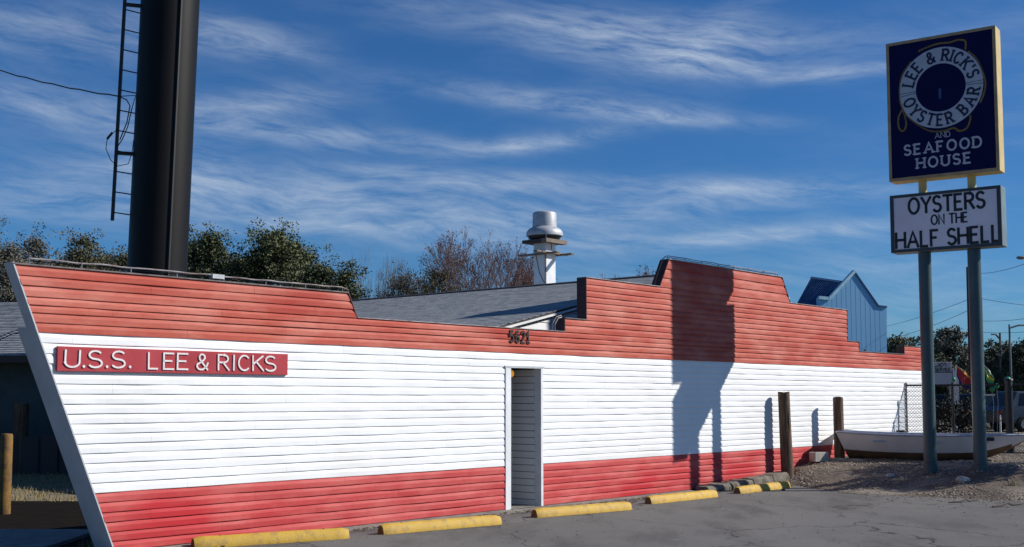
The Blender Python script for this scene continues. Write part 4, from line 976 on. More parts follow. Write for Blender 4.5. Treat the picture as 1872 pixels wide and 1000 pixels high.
# ladder: outer stile, inner stile, rungs
def lad(px, py): return at(px, py, MY-.15)
l0 = lad(232.5, 0); l1 = lad(209.5, 405); ls = (l0.x-l1.x)/(l0.z-l1.z)
def ladx(z): return l1.x+ls*(z-l1.z)
zb3 = l1.z; ldz = ZT
lo_ = lambda x, y, z: (x-mp.location.x, y-MY, z)
c = MB()
for yy in (MY-.30,): c.tube([lo_(ladx(z), yy, z) for z in (zb3, (zb3+ldz)/2, ldz)], .045, 4)
c.build('ladder_stile', M['blackmetal'], mp)
c = MB(); c.tube([lo_(ladx(z)+.42, MY+.02, z) for z in (zb3, (zb3+ldz)/2, ldz)], .045, 4); c.build('ladder_stile', M['blackmetal'], mp)
k = 0; z = lad(215, 390).z
while z < ldz:
    c = MB(); c.bar(lo_(ladx(z), MY-.30, z), lo_(ladx(z)+.44, MY+.03, z-.03), .014, n=6); c.build('rung', M['blackmetal'], mp); z += .445*1.05
for py in (282, 12):
    z = lad(220, py).z; c = MB(); c.bar(lo_(ladx(z), MY-.30, z), lo_(ladx(z)+.60, MY-.10, z), .045, n=6); c.build('standoff', M['blackmetal'], mp)
zq = lad(222, 180).z
c = MB(); c.tube([lo_(ladx(zq)+dx, MY-.34, zq+dzv) for dx, dzv in ((0, 0), (.18, -.08), (.26, -.22), (.2, -.6), (.05, -1.0))], .014, 5)
c.tube([lo_(ladx(zq)+dx, MY-.34, zq+dzv) for dx, dzv in ((.0, 0), (.38, .02), (.30, -.3), (.22, -.7), (.1, -1.0), (.0, -1.15))], .012, 5)
c.tube([lo_(ladx(zq)+dx, MY-.34, zq+dzv) for dx, dzv in ((.0, -.75), (-.12, -.85), (-.24, -1.0), (-.26, -1.2), (-.15, -1.45), (.0, -1.6), (.25, -1.55), (.33, -1.3), (.36, -1.0))], .009, 5)
c.build('cable_loop', M['cable'], mp)
c = MB(); c.bar(lo_(ladx(zq)-.12, MY-.34, zq-.83), lo_(ladx(zq)-.24, MY-.34, zq-.98), .028, n=8); c.build('cable_splice', M['cable'], mp)
# the advertising panel it carries, above the picture
c = MB(); c.box(-2.2, -.9, ZT, 4.2, .9, ZT+3.6); c.build('billboard_panel', M['blackmetal'], mp)
# service cable to the left
A = Vector((ladx(zq), MY-.34, zq)); B = at(0, 110, 30.0); E_ = A+(B-A)*2.2
c = MB(); pts = []
for i in range(30):
    f = i/29; p = A.lerp(E_, f); p.z -= .55*4*f*(1-f)*.5; p.z += .012*math.sin(i*2.1); pts.append(p)
c.tube(pts, .017, 5); tag(c.build('service_cable', M['cable']), 'black twisted power cable running left from the column ladder', 'cable')

# ------------------------------------------------------------------ annex at the left
an = empty('annex_building', (-16, 27.5, 0), 0, 'low building with a grey shingle roof and dark wall left of the bow', 'building')
eY, rY = -.7, 6.2; eZ = at(40, 650, 27.5+eY).z; rZ = at(40, 553, 27.5+rY).z
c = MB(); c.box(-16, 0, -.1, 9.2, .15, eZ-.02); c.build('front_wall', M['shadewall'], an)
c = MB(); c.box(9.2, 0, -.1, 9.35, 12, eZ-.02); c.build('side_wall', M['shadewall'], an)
c = MB(); c.prism_y([(eY, eZ-.05), (rY, rZ-.05), (rY*2-eY, eZ-.05), (rY*2-eY, eZ-.001), (rY, rZ-.001), (eY, eZ-.001)], -16, 9.9); c.build('roof_deck', M['roofedge'], an)
c = MB(); rr_ = random.Random(8); slen = math.hypot(rY-eY, rZ-eZ); k = int(slen/.2)
for j in range(k):
    f0, f1 = j/k, (j+1.03)/k; y0, y1 = eY+(rY-eY)*f0, eY+(rY-eY)*min(1, f1); z0_, z1_ = eZ+(rZ-eZ)*f0, eZ+(rZ-eZ)*min(1, f1); x = -3.5-rr_.uniform(0, .3)
    while x < 9.9:
        x2 = min(9.9, x+rr_.uniform(.3, .36)); t0 = .02+rr_.uniform(0, .01)
        c.add([(x+.004, y0, z0_), (x2-.004, y0, z0_), (x2-.004, y0, z0_+t0), (x+.004, y0, z0_+t0), (x+.004, y1, z1_+.003), (x2-.004, y1, z1_+.003)], [(0, 1, 2, 3), (3, 2, 5, 4)]); x = x2
tag(c.build('shingles', M['shingle'], an, recalc=False), kind='stuff')
c = MB(); c.box(-16, eY-.02, eZ-.16, 9.92, eY+.01, eZ-.02); c.build('fascia', M['darkwood'], an)
# cables over the annex roof
A = at(0, 616, 26.5); B = at(44, 601, 26.2)
for k in range(2):
    c = MB(); c.tube([A+(B-A)*f+Vector((0, 0, -.02*k*3+.03*math.sin(f*3))) for f in (-.8, -.4, 0, .5, 1, 1.6, 2.2)], .012, 5); tag(c.build('roof_cable', M['cable'] if k else M['capwhite']), ('black' if k else 'pale')+' cable strung low in front of the annex roof left of the bow', 'cable')
# yellow bollard at the left edge and the dark piling behind
p = ground_pt(8, 935); bo2 = empty('yellow_bollard', (p.x-.0, p.y, -.03), 0, 'yellow round bollard cut by the left edge of the picture', 'bollard')
zt_ = at(8, 792, p.y).z+.03
M['bollard'] = mat('old_yellow_bollard_paint', (.26, .14, .025), .8, (.09, .05, .02), scale=5, fine=.2, bump=.3)
c = MB(); c.lathe([(.085, -.2), (.085, zt_-.04), (.075, zt_-.01), (.0, zt_)], 20); c.build('shaft', M['bollard'], bo2, smooth=True)
p = ground_pt(36, 862); piling((p.x, p.y, -.06), .16, at(38, 738, p.y).z+.06, 'thick dark piling with a pale weathered top in front of the annex', 12, (0, 0), 'yard posts at the left')
p0 = ground_pt(60, 872); yf = empty('yard_fence', (p0.x-2.2, p0.y+1.6, 0), R(4), 'low dark board fence in the shade before the annex wall', 'fence')
for i in range(16):
    c = MB(); c.box(i*.42, -.02, -.06, i*.42+.36, .02, .78+.05*math.sin(i*2.1)); c.build('board', M['darkwood'], yf)
for z in (.2, .62):
    c = MB(); c.box(0, .021, z, 6.7, .06, z+.07); c.build('rail', M['darkwood'], yf)

# ------------------------------------------------------------------ blue building
YB = 74.0
p = at(1497, 640, YB); q = at(1621, 640, YB); wpx = lambda x, y: at(x, y, YB)
BBR = R(14)
bb = empty('blue_building', (p.x, YB, 0), BBR, 'blue metal building with a gabled false front and dark blue ribbed roof', 'building')
def lb(x, y):      # where the ray meets the turned front
    d = px_dir(x, y); nb_ = Vector((-math.sin(BBR), math.cos(BBR), 0)); t = (p.x*nb_.x+YB*nb_.y)/(d.x*nb_.x+d.y*nb_.y)
    return ((d.x*t-p.x)*math.cos(BBR)+(d.y*t-YB)*math.sin(BBR), EYE+d.z*t)
def bloc(v): return Vector(((v.x-p.x)*math.cos(BBR)+(v.y-YB)*math.sin(BBR), -(v.x-p.x)*math.sin(BBR)+(v.y-YB)*math.cos(BBR), v.z))
poly = [lb(1496, 720), lb(1621, 720), lb(1621, 561), lb(1605, 559), lb(1561, 496), lb(1515, 546), lb(1496, 544)]
poly[0] = (poly[0][0], 0); poly[1] = (poly[1][0], 0)
c = MB(); c.prism(poly, 0, .25); c.build('false_front', M['blueside'], bb)
gx_ = poly[1][0]
for i in range(1, 14):
    x = gx_*i/14
    zt_ = None
    for a_, b_ in zip(poly[2:], poly[3:]+[poly[2]]):
        if min(a_[0], b_[0]) <= x <= max(a_[0], b_[0]) and abs(a_[0]-b_[0]) > 1e-3: zt_ = a_[1]+(b_[1]-a_[1])*(x-a_[0])/(b_[0]-a_[0]); break
    if zt_: c = MB(); c.box(x-.025, -.005, 0, x+.025, -.001, zt_-.15); c.build('panel_rib', M['blueside'], bb)
def tb(pts, r, mm, name):
    for a_, b_ in zip(pts, pts[1:]): c = MB(); c.tube([(a_[0], -.02, a_[1]), (b_[0], -.02, b_[1])], r, 4); c.build(name, mm, bb)
tb(poly[4:7], .14, M['bluetrim'], 'pale_trim'); tb(poly[2:5], .07, M['blueroof'], 'dark_trim')
# roof behind: ridge runs left and away
pk = lb(1558, 500); ev = lb(1496, 552)
rl = at(1484, 508, YB+16); el_ = at(1440, 566, YB+16)
c = MB(); R0 = Vector((pk[0]-.6, .3, pk[1]-.55)); R1 = bloc(rl); E0 = Vector((ev[0]-1.6, .3, ev[1]-1.4)); E1 = bloc(el_)-Vector((0, 0, .9))
c.add([R0, R1, E1, E0], [(0, 1, 2, 3)]); c.add([v-Vector((0, 0, .15)) for v in (R0, R1, E1, E0)], [(0, 1, 2, 3)]); c.add([E0, E1, E1-Vector((0, 0, .15)), E0-Vector((0, 0, .15))], [(0, 1, 2, 3)])
c.build('roof_slope', M['blueroof'], bb)
for i in range(15):
    f = i/14; a_ = R0.lerp(R1, f); b_ = E0.lerp(E1, f); c = MB(); c.bar(a_+Vector((0, 0, .03)), b_+Vector((0, 0, .03)), .045, n=4); c.build('roof_rib', M['blueroof'], bb)
c = MB(); c.bar(R0, R1, .12, n=5); c.build('ridge_cap', M['blueroof'], bb)
c = MB(); c.add([(E0.x+.4, .3, 0), (E1.x+.4, E1.y, 0), (E1.x+.4, E1.y, E1.z), (E0.x+.4, .3, E0.z)], [(0, 1, 2, 3)]); c.build('side_wall', M['blueside'], bb)
c = MB(); q1 = lb(1494, 560); q2 = lb(1478, 535); c.box(q2[0]-.2, 1.0, q1[1]-.3, q1[0], 1.6, q2[1]-.7); c.build('roof_vent', M['blueroof'], bb)

# ------------------------------------------------------------------ trees
def leaf_cloud(c, cen, r, n, s, rr_, squash=.8):
    for _ in range(n):
        v = Vector((rr_.gauss(0, .48), rr_.gauss(0, .48), rr_.gauss(0, .48)))
        p = cen+Vector((v.x*r, v.y*r, v.z*r*squash))
        a = Vector((rr_.uniform(-1, 1), rr_.uniform(-1, 1), rr_.uniform(-1, 1))).normalized(); b = a.orthogonal().normalized(); b.rotate(Matrix.Rotation(rr_.uniform(0, 6.28), 3, a)); q = a.cross(b)
        z = s*rr_.uniform(.6, 1.4); b *= z; q *= z*.6
        c.add([p-b, p+q, p+b, p-q], [(0, 1, 2, 3)])
def oak(px, ytop, wpx_, Y, label, leaf='leaf_oak', dens=1.0, seed=1, ls=.11, trunk_px=None, group='trees behind the buildings', name='oak_tree'):
    rr_ = random.Random(seed); top = at(px, ytop, Y); base = Vector((top.x, Y, 0)); H = top.z; Wd = wpx_/F*Y/2
    t = empty(name, base, 0, label, 'tree', group)
    tr = MB(); tr.tube([(0, 0, -.3), (.05, 0, H*.2), (-.05, .05, H*.4), (0, 0, H*.62)], [.26, .2, .15, .08], 8); tr.build('trunk', M['bark'], t, smooth=True)
    lm_ = MB(); cr = MB(); nl = int(84*dens); ls *= .54
    for i in range(nl):
        # uneven envelope: lobes
        a = rr_.uniform(0, 6.28); e = rr_.random()**.8; hgt = .34+.62*e
        env = math.sin(min(1, (1.02-hgt)/.62*1.15)*math.pi/2)**.7
        env *= .82+.35*noise.noise(Vector((math.cos(a)*1.6+seed, math.sin(a)*1.6, hgt*3)))
        rad = Wd*env*(rr_.random()**.45)
        p = Vector((math.cos(a)*rad, math.sin(a)*rad*.9, H*hgt-.1))
        rc = rr_.uniform(.40, .85)*max(.7, Wd/2.6)
        leaf_cloud(cr, p, rc, int(210*max(.6, min(1.2, dens))), ls, rr_)
        if rr_.random() < .5: lm_.tube([(0, 0, H*rr_.uniform(.25, .55)), p*.55+Vector((0, 0, H*.12)), p], [.07, .04, .012], 4)
    for i in range(int(34*dens)):   # stray sprigs past the outline
        a = rr_.uniform(0, 6.28); p = Vector((math.cos(a)*Wd*rr_.uniform(.5, 1.05), math.sin(a)*Wd*.8, H*rr_.uniform(.72, 1.0)))
        leaf_cloud(cr, p, .26, 34, ls*.9, rr_)
    lm_.build('limbs', M['bark'], t); cr.build('crown', M[leaf], t, recalc=False)
    return t
def bare(px, ytop, wpx_, Y, label, twig='twig', seed=1, buds=None, nb=0, levels=6, group='trees behind the buildings', thick=1.0):
    rr_ = random.Random(seed); top = at(px, ytop, Y); H = top.z; Wd = wpx_/F*Y/2
    t = empty('bare_tree', (top.x, Y, 0), 0, label, 'tree', group)
    tr = MB(); lm_ = MB(); bd = MB(); tips = []
    tr.tube([(0, 0, -.3), (.04, 0, H*.15), (0, .03, H*.32)], [.15*thick, .12*thick, .10*thick], 7)
    def grow(p, d, ln, r, lv):
        e = p+d*ln; mid = p+d*ln*.5+Vector((rr_.uniform(-1, 1), rr_.uniform(-1, 1), 0))*ln*.05
        lm_.bar(p, mid, r, r*.8, 3 if lv > 2 else 5, False); lm_.bar(mid, e, r*.8, r*.62, 3 if lv > 2 else 5, False)
        if lv >= levels: tips.append(e); return
        for _ in range(rr_.choice((2, 3, 3)) if lv < 4 else rr_.choice((2, 3))):
            v = Vector((rr_.uniform(-1, 1), rr_.uniform(-1, 1), rr_.uniform(-.6, .9))); nd_ = (d+v*.52+Vector((0, 0, .10))).normalized(); grow(p+d*ln*rr_.uniform(.55, 1), nd_, ln*rr_.uniform(.62, .85), max(r*.58, .006), lv+1)
    for i in range(6):
        a = i*1.05+rr_.uniform(-.3, .3); d = Vector((math.cos(a)*rr_.uniform(.35, .9), math.sin(a)*.6, 1.15)).normalized(); grow(Vector((0, 0, H*rr_.uniform(.2, .32))), d, H*.20, .05*thick, 1)
    mz = max(v[2] for v in lm_.v); mxx = sorted(abs(v[0]) for v in lm_.v)[int(len(lm_.v)*.97)]
    kz = H/mz; kx = Wd/mxx
    lm_.v = [(x*kx, y*kx, z*kz) for x, y, z in lm_.v]; tips[:] = [Vector((p.x*kx, p.y*kx, p.z*kz)) for p in tips]
    for _ in range(nb):
        p = rr_.choice(tips); leaf_cloud(bd, p, .12, 3, .028, rr_)
    tr.build('trunk', M['bark'], t, smooth=True); lm_.build('branches', M[twig], t, recalc=False)
    if buds: bd.build('crown', M[buds], t, recalc=False)
    return t
oak(-25, 402, 150, 50, 'grey-green thinning tree at the far left edge of the picture', 'leaf_grey', .8, 11, .08)
oak(62, 418, 110, 47, 'greyish tree second from the left edge above the annex roof', 'leaf_grey', .7, 12, .08)
oak(150, 420, 120, 49, 'olive tree standing midway between the left edge and the black column', 'leaf_olive', .85, 13, .09)
oak(222, 452, 100, 46, 'small olive tree partly hidden by the ladder side of the black column', 'leaf_olive', .8, 14, .09)
oak(105, 470, 130, 52, 'low dull tree filling in behind the bow rail', 'leaf_olive', .9, 15, .09)
oak(385, 418, 150, 47, 'dark green tree just right of the black column', 'leaf_oak', 1.2, 16, .10)
oak(505, 412, 170, 48, 'broad tall dark oak above the middle of the bow', 'leaf_oak', 1.4, 17, .10)
oak(442, 462, 150, 51, 'lower dark tree between the column tree and the broad oak', 'leaf_oak', 1.1, 18, .10)
oak(585, 478, 130, 46, 'dark bushy tree above the step at the end of the bow', 'leaf_oak', 1.0, 19, .10)
oak(632, 482, 70, 44, 'small dark cone of a tree at the right end of the bow rail', 'leaf_oak', .8, 20, .09)
bare(690, 440, 110, 46, 'thin pale leafless tree right of the dark bushes', 'twig', 21, None, 0, 6, thick=.7)
oak(735, 492, 110, 47, 'sparse olive shrub-like tree left of the big bare tree', 'leaf_olive', .55, 22, .07)
oak(800, 478, 110, 45, 'sparse olive tree in front of the big bare tree', 'leaf_olive', .6, 23, .07)
bare(865, 408, 250, 46, 'big spreading bare tree with reddish twigs above the grey roof', 'twigred', 24, 'leaf_red', 1400, 7)
bare(770, 470, 140, 48, 'low bare tree among the olive shrubs above the roof', 'twig', 33, 'leaf_olive', 500, 6, thick=.6)
bare(940, 468, 120, 44, 'russet budding tree between the big bare tree and the exhaust stack', 'twigred', 25, 'leaf_red', 1600, 6, thick=.7)
bare(1010, 520, 130, 48, 'low russet tree hidden behind the exhaust stack', 'twigred', 26, 'leaf_red', 800, 5, thick=.6)
bare(1148, 480, 110, 50, 'dark red budding tree peeking over the stepped parapet', 'twigred', 27, 'leaf_red', 2200, 6, thick=.7)
oak(10, 440, 150, 45, 'grey-green bushy tree low at the left edge beside the bow tip', 'leaf_grey', .9, 51, .08)
oak(185, 458, 130, 53, 'dull background tree filling the gap left of the black column', 'leaf_olive', .9, 52, .09)
oak(345, 432, 110, 53, 'background tree partly hidden by the right side of the black column', 'leaf_oak', .9, 53, .09)
oak(555, 446, 120, 52, 'tall dark tree overlapping the right shoulder of the broad oak', 'leaf_oak', 1.0, 54, .09)
bare(905, 425, 200, 49, 'reddish bare tree behind the big spreading one, left of the exhaust stack', 'twigred', 55, 'leaf_red', 900, 6)
# right side background
oak(1645, 615, 120, 80, 'low tree line patch between the blue building and the sign posts', 'leaf_olive', .8, 41, .16, group='trees at the far right')
oak(1735, 600, 110, 78, 'rounded grey-green tree seen between the two sign posts', 'leaf_grey', .9, 42, .15, group='trees at the far right')
oak(1795, 640, 120, 82, 'dark tree directly behind the right sign post', 'leaf_pine', .9, 43, .16, group='trees at the far right')
oak(1825, 628, 80, 70, 'open-crowned tree just right of the right sign post', 'leaf_pine', .7, 44, .14, group='trees at the far right')
oak(1885, 622, 150, 66, 'large dark tree at the right edge of the picture', 'leaf_pine', 1.4, 45, .14, group='trees at the far right')
oak(1700, 655, 140, 76, 'low dark tree behind the white shop sign', 'leaf_pine', 1.0, 46, .15, group='trees at the far right')
oak(1960, 610, 160, 72, 'dark tree beyond the right edge behind the parked cars', 'leaf_pine', 1.0, 47, .15, group='trees at the far right')
rr_ = random.Random(77); c = MB()
for i in range(230):
    px = rr_.uniform(1600, 2050); Yh = rr_.uniform(84, 92); v = at(px, 727, Yh); zt_ = rr_.uniform(0, 3.2)
    leaf_cloud(c, Vector((v.x, v.y, zt_)), .9, 60, .16, rr_)
tag(c.build('distant_undergrowth', M['hedge'], recalc=False), kind='stuff')
c = MB(); rr_ = random.Random(78)
for i in range(330):
    px = rr_.uniform(-160, 1560); Yh = rr_.uniform(56, 64); v = at(px, 727, Yh)
    leaf_cloud(c, Vector((v.x, v.y, rr_.uniform(0, 4.2+(1.6 if px < 640 else 0)))), 1.1, 60, .14, rr_)
tag(c.build('distant_wood', M['hedge'], recalc=False), kind='stuff')

# ------------------------------------------------------------------ street things at the right
def upole(px, ytop, Y, wpx_, label, mm='polewood', arm=None, lean=0):
    p = at(px, ytop, Y); t = empty('utility_pole', (p.x, Y, .3), 0, label, 'pole', 'poles along the far road')
    r = wpx_/F*Y/2; c = MB(); c.tube([(0, 0, -.5), (lean*.5, 0, p.z*.5), (lean, 0, p.z-.3)], [r*1.15, r, r*.8], 10); c.build('shaft', M[mm], t, smooth=True)
    if arm:
        for (dx, dz, ln) in arm: c = MB(); c.tube([(lean, 0, p.z-.3-dz), (lean+dx*.5, 0, p.z-.3-dz+ln), (lean+dx, 0, p.z-.3-dz+ln)], .05, 5); c.build('arm', M[mm], t)
    return t
upole(1769, 488, 60, 7, 'tall dark wooden utility pole just left of the right sign post')
upole(1828, 608, 66, 5, 'short grey pole left of the lamp pole at the far right', 'polegrey', [(-.5, .4, .3)])
t = upole(1845, 593, 64, 4, 'slim grey street lamp pole with an arm reaching right at the far right', 'polegrey', [(1.0, .2, .15)])
# near street lamp head, its mast stands outside the picture
p = at(1866, 470, 40); t = empty('street_lamp', (p.x+1.6, 40, .3), 0, 'street lamp whose grey cobra head enters at the right edge', 'street lamp')
c = MB(); c.lathe([(.0, .05), (.10, .03), (.15, -.01), (.13, -.05), (.05, -.08), (0, -.085)], 14, (p.x-t.location.x, 0, p.z-.3)); c.build('lamp_head', M['polegrey'], t, smooth=True)
c = MB(); c.tube([(p.x-t.location.x+.1, 0, p.z-.3+.02), (-.6, 0, p.z-.3+.10), (0, 0, p.z-.7)], .035, 6); c.build('arm', M['polegrey'], t)
c = MB(); c.tube([(0, 0, -.4), (0, 0, p.z-.5)], [.11, .07], 10); c.build('mast', M['polegrey'], t, smooth=True)
wires = [((1769, 500), 60, (2100, 330), 40, 'wire sagging from the dark pole up to the right edge', .9), ((1769, 548), 60, (1500, 608), 110, 'wire running left from the upper part of the dark pole', .6), ((1769, 568), 60, (1500, 622), 110, 'wire running left from the middle of the dark pole', .9),
         ((1769, 605), 60, (2100, 560), 40, 'low wire running right from the dark pole', .4), ((1769, 585), 60, (2080, 520), 44, 'middle wire running right from the dark pole', .5), ((1769, 612), 60, (1500, 635), 110, 'lowest wire running left from the dark pole', .3), ((1769, 540), 60, (2090, 560), 44, 'level wire crossing behind the right sign post', .3)]
for a, Ya, b, Yb, lb_, sag in wires:
    A = at(*a, Ya); B = at(*b, Yb); c = MB(); c.tube([A.lerp(B, i/20)-Vector((0, 0, 4*sag*(i/20)*(1-i/20))) for i in range(21)], .012, 4)
    tag(c.build('overhead_wire', M['cable']), lb_, 'wire', 'overhead wires at the right')
# shop sign
Y = 46; a = at(1700, 662, Y); b = at(1741, 703, Y); ss = empty('shop_sign', (a.x, Y, .3), 0, 'small grey-white shop sign with black writing between the sign posts', 'sign')
w_ = b.x-a.x; z0_, z1_ = b.z-.3, a.z-.3
c = MB(); c.box(0, 0, z0_, w_, .2, z1_); c.build('sign_box', M['shopsign'], ss, bevel=.01)
c = MB(); zz = z0_+(z1_-z0_)*.53; c.box(0, -.02, zz, w_, 0.0, zz+.03); c.build('divider', M['darkframe'], ss)
for x in (.08, w_-.08): c = MB(); c.bar((x, .1, -.3), (x, .1, z0_+.02), .04, n=8); c.build('leg', M['polegrey'], ss)
c = MB(); g3 = lambda x, y, d: (x, -.002-d, y)
for ch, q in line_letters('SERVICE', .20, w_-.06, z0_+(z1_-z0_)*.60, .12, .028, .004, g3, gap=.25): c.add(q.v, q.f)
c.build('lettering', M['blacktext'], ss)
c = MB(); s_ = w_; yb_ = z0_+(z1_-z0_)*.78
ribbon(c, [(s_*.15, yb_), (s_*.3, yb_+.03), (s_*.42, yb_+.05), (s_*.55, yb_+.16), (s_*.7, yb_+.15), (s_*.74, yb_+.04)], .035, .004, g3); ribbon(c, [(s_*.38, yb_+.15), (s_*.5, yb_), (s_*.62, yb_+.1)], .03, .005, g3)
c.build('emblem', M['blacktext'], ss)
# flags
def flag(pts, Y, bands, label, name='feather_flag'):
    (xa, ya), (xb, yb2) = pts; A = at(xa, ya, Y); B = at(xb, yb2, Y); t = empty(name, (A.x, Y, .3), 0, label, 'flag', 'flags over the car lot')
    A = A-t.location; B = B-t.location; d = B-A; n_ = 10
    down = Vector((-.18, 0, -1)).normalized(); off = 0
    c = MB(); c.tube([(A.x-.06, 0, -.3), (A.x-.05, 0, A.z*.6), A, A.lerp(B, .55)], .025, 6); c.build('pole', M['flagwhite'], t)
    for mm, w0, w1 in bands:
        c = MB()
        for i in range(n_+1):
            f = i/n_; p = A+d*f; k = (.35+.65*math.sin(f*math.pi*.85)); wv = .06*math.sin(f*9+off*7)
            c.v += [p+down*w0*k+Vector((0, wv, 0)), p+down*w1*k+Vector((0, wv*1.4, 0)), p+down*w1*k+Vector((0, wv*1.4+.006, 0)), p+down*w0*k+Vector((0, wv+.006, 0))]
        for i in range(n_):
            for q in range(4): c.f.append((4*i+q, 4*i+4+q, 4*i+4+(q+1) % 4, 4*i+(q+1) % 4))
        c.f += [(0, 1, 2, 3), (4*n_+3, 4*n_+2, 4*n_+1, 4*n_)]
        c.build('cloth', M[mm], t); off += .1
flag(((1748, 667), (1776, 690)), 46, [('flagorange', 0, .10), ('flagred', .10, .50), ('flagblue', .50, .62)], 'red and orange feather flag drooping right beside the shop sign')
flag(((1797, 664), (1817, 688)), 46, [('flagwhite', 0, .05), ('flaggreen', .05, .14), ('flagyellow', .14, .30), ('flaggreen', .30, .42)], 'green and yellow feather flag right of the right sign post')
# balloons
def balloon(px, py, Y, s, label):
    p = at(px, py, Y); t = empty('balloon', (p.x, Y, p.z), 0, label, 'balloon', 'green balloons over the car lot'); r = s/F*Y/2
    c = MB(); c.lathe([(.001, r*1.1), (r*.45, r*1.0), (r*.8, r*.7), (r, r*.2), (r*.93, -r*.25), (r*.65, -r*.7), (r*.3, -r*1.0), (r*.08, -r*1.12), (r*.14, -r*1.2)], 16); c.build('envelope', M['balloon'], t, smooth=True)
    c = MB(); c.tube([(0, 0, -r*1.15), (.04, 0, -.6), (-.03, 0, .32-p.z)], .008, 4); c.build('string', M['flagwhite'], t)
balloon(1842, 695, 45, 12, 'highest of the green balloons, right of the right sign post')
balloon(1822, 706, 46, 9, 'green balloon in the middle of the right-hand three')
balloon(1814, 712, 45, 9, 'lowest green balloon beside the right sign post')
balloon(1743, 694, 46.5, 8, 'green balloon between the shop sign and the red flag')
# white pennant pole
p = at(1748, 690, 47); c = MB(); c.box(p.x-.10, 47, .3, p.x+.10, 47.1, at(1748, 675, 47).z); tag(c.build('white_board_post', M['flagwhite']), 'narrow white upright board behind the green balloon by the shop sign', 'board')
# cars
def car(px, Y, rz, paint, label, h=1.55, seed=0):
    p = at(px, 727, Y); t = empty('parked_car', (p.x, Y, .3), rz, label, 'car', 'cars parked beyond the fence')
    body = [(-2.2, .35), (2.15, .35), (2.25, .55), (2.22, .82), (1.2, .98), (-2.1, 1.0), (-2.25, .85), (-2.27, .5)]
    c = MB(); n_ = len(body)
    for y, k in ((-.88, .9), (-.82, 1), (.82, 1), (.88, .9)):
        for x, z in body: c.v.append((x*(1 if abs(y) < .85 else .97), y, .35+(z-.35)*(1 if abs(y) < .85 else .9)))
    for s_ in range(3): c.f += [(s_*n_+i, s_*n_+(i+1) % n_, (s_+1)*n_+(i+1) % n_, (s_+1)*n_+i) for i in range(n_)]
    c.f += [tuple(range(n_)), tuple(range(3*n_, 4*n_))]; c.build('body', M[paint], t, smooth=True)
    cab = [(-1.95, .97), (-1.6, h-.05), (.1, h), (1.05, .97)]
    c = MB()
    for y, q in ((-.80, 0), (-.66, 1), (.66, 1), (.80, 0)):
        pass
    lo = [(-1.95, .97), (1.1, .97)]; hi = [(-1.55, h), (.15, h)]
    c.v = [(lo[0][0], -.80, .97), (lo[1][0], -.80, .97), (lo[1][0], .80, .97), (lo[0][0], .80, .97), (hi[0][0], -.64, h), (hi[1][0], -.64, h), (hi[1][0], .64, h), (hi[0][0], .64, h)]
    c.f = [(4, 5, 6, 7), (0, 1, 5, 4), (1, 2, 6, 5), (2, 3, 7, 6), (3, 0, 4, 7)]; cb = c.build('cabin', M[paint], t, bevel=.05)
    def q3(a, b, cc, d, s0=.10, s1=.90, off=.012):
        a, b, cc, d = map(Vector, (a, b, cc, d)); nn = (b-a).cross(d-a).normalized()*off
        P = lambda u, v: (a.lerp(b, u)).lerp(d.lerp(cc, u), v)+nn
        return [P(s0, .12), P(s1, .12), P(s1, .86), P(s0, .86)]
    V = [Vector(v) for v in c.v]
    for name, quad, r_ in (('side_window', (V[0], V[1], V[5], V[4]), ((.12, .46), (.52, .84))), ('side_window', (V[2], V[3], V[7], V[6]), ((.16, .48), (.54, .88))), ('windscreen', (V[1], V[2], V[6], V[5]), ((.08, .92),)), ('rear_window', (V[3], V[0], V[4], V[7]), ((.08, .92),))):
        for s0, s1 in r_: m_ = MB(); m_.add(q3(*quad, s0, s1), [(0, 1, 2, 3)]); m_.build(name, M['glass'], t)
    for x in (-1.4, 1.4):
        for y in (-.86, .86):
            wh = MB(); wh.bar((x, y-.10, .32), (x, y+.10, .32), .32, n=18); wo_ = wh.build('wheel', M['tyre'], t, smooth=True)
            s_ = -1 if y < 0 else 1; ri_ = MB(); ri_.bar((x, y+s_*.10, .32), (x, y+s_*.115, .32), .2, n=14); ri_.build('rim', M['rim'], wo_)
    for y in (-.68, .68):
        m_ = MB(); m_.box(-2.29, y-.14, .68, -2.22, y+.14, .86); m_.build('tail_light', M['tail'], t); m_ = MB(); m_.box(2.18, y-.16, .62, 2.255, y+.16, .76); m_.build('headlight', M['rim'], t)
    return t
car(1826, 50, R(20), 'cardark', 'dark car parked between the right sign post and the thick fence post', 1.5)
car(1905, 47, R(10), 'carblue', 'slate-blue car at the right edge beyond the fence', 1.6)
car(1720, 56, R(-15), 'cardark', 'dark car seen through the fence between the two sign posts', 1.5)
# white marker post
p = at(1829, 786, 42); t = empty('marker_post', (p.x, 42, .3), 0, 'small white marker post in front of the dark car', 'post'); c = MB(); c.lathe([(.035, -.1), (.035, at(1829, 760, 42).z-.33), (.0, at(1829, 758, 42).z-.3)], 10); c.build('shaft', M['flagwhite'], t, smooth=True); c = MB(); c.lathe([(.037, .5), (.037, .56)], 10); c.build('band', M['flagorange'], t)
# the far road and its pale verge
mb = MB(); mb.add([(6, 58, .337), (70, 46, .337), (70, 52, .337), (6, 64, .337)], [(0, 1, 2, 3)]); tag(mb.build('far_road', M['asphalt']), kind='structure')
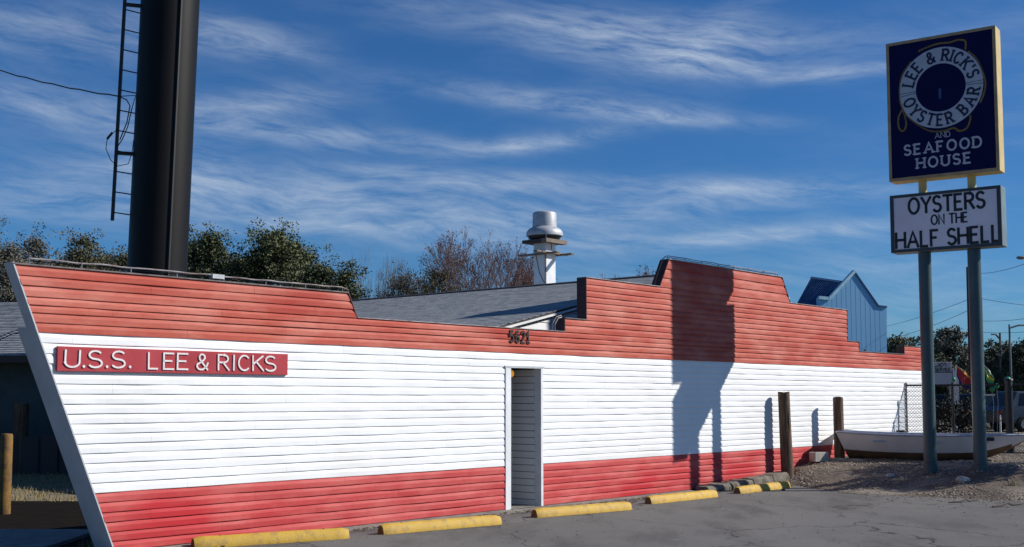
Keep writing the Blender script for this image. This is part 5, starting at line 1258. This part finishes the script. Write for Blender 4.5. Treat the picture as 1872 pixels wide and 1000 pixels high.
# dark shrub behind the fence
rr_ = random.Random(5); t = empty('shrub', (at(1745, 727, 30).x, 30, .3), 0, 'dark twiggy shrub behind the chain-link fence between the sign posts', 'shrub'); c = MB()
for i in range(46): leaf_cloud(c, Vector((rr_.uniform(-.72, .6), rr_.uniform(-.35, .35), rr_.uniform(.1, 1.35))), .24, 60, .035, rr_)
c.build('crown', M['hedge'], t, recalc=False)
c = MB()
for i in range(9): c.tube([(rr_.uniform(-.1, .1), 0, -.2), (rr_.uniform(-.4, .4), rr_.uniform(-.2, .2), .6), (rr_.uniform(-.6, .6), rr_.uniform(-.3, .3), 1.3)], [.02, .014, .006], 4)
c.build('stems', M['bark'], t)

# added tree, unseen beyond the right edge: its crown shades the gravel and the feet of the sign posts
rr_ = random.Random(91); t = empty('added_shade_tree', (12.9, 22.2, 0), 0, 'added unseen tree outside the right edge, placed to shade the gravel', 'tree'); c = MB(); c.tube([(0, 0, -.3), (.05, .02, 1.4), (0, 0, 2.9)], [.09, .07, .04], 8); c.build('trunk', M['bark'], t, smooth=True)
c = MB(); b_ = MB()
for i in range(44):
    a = rr_.uniform(0, 6.28); q = rr_.random()**.5; v = Vector((math.cos(a)*1.0*q, math.sin(a)*1.3*q, 3.55+rr_.uniform(-.42, .42)*(1.1-q*.5)))
    leaf_cloud(c, v, .36, 150, .055, rr_)
    if i % 4 == 0: b_.tube([(0, 0, 2.6), v*.5+Vector((0, 0, 1.5)), v], [.03, .02, .008], 4)
b_.build('limbs', M['bark'], t); c.build('crown', M['leaf_oak'], t, recalc=False)

# weeds rooted in the joint between wall, strip and wheel stops
c = MB(); rr_ = random.Random(17)
for (px, py, n_, hh_) in ((322, 992, 70, .10), (300, 995, 30, .07), (560, 975, 16, .05), (684, 962, 20, .05), (1000, 930, 22, .06), (1182, 912, 26, .06), (1340, 897, 30, .07), (1448, 880, 60, .10), (1850, 905, 70, .09), (1470, 870, 40, .08), (170, 1000, 60, .12)):
    g = ground_pt(px, py)
    for _ in range(n_):
        x = g.x+rr_.gauss(0, .07); y = g.y+rr_.gauss(0, .03); h = hh_*rr_.uniform(.4, 1.2); a = rr_.uniform(0, 6.28); ln = rr_.uniform(-.04, .04)
        z = max(0, bank_z(x, y)) if x > 3.5 else 0
        c.add([(x-.004*math.cos(a), y-.004*math.sin(a), z), (x+.004*math.cos(a), y+.004*math.sin(a), z), (x+ln, y+ln*.5, z+h)], [(0, 1, 2)])
tag(c.build('weeds', M['grass'], recalc=False), kind='stuff')
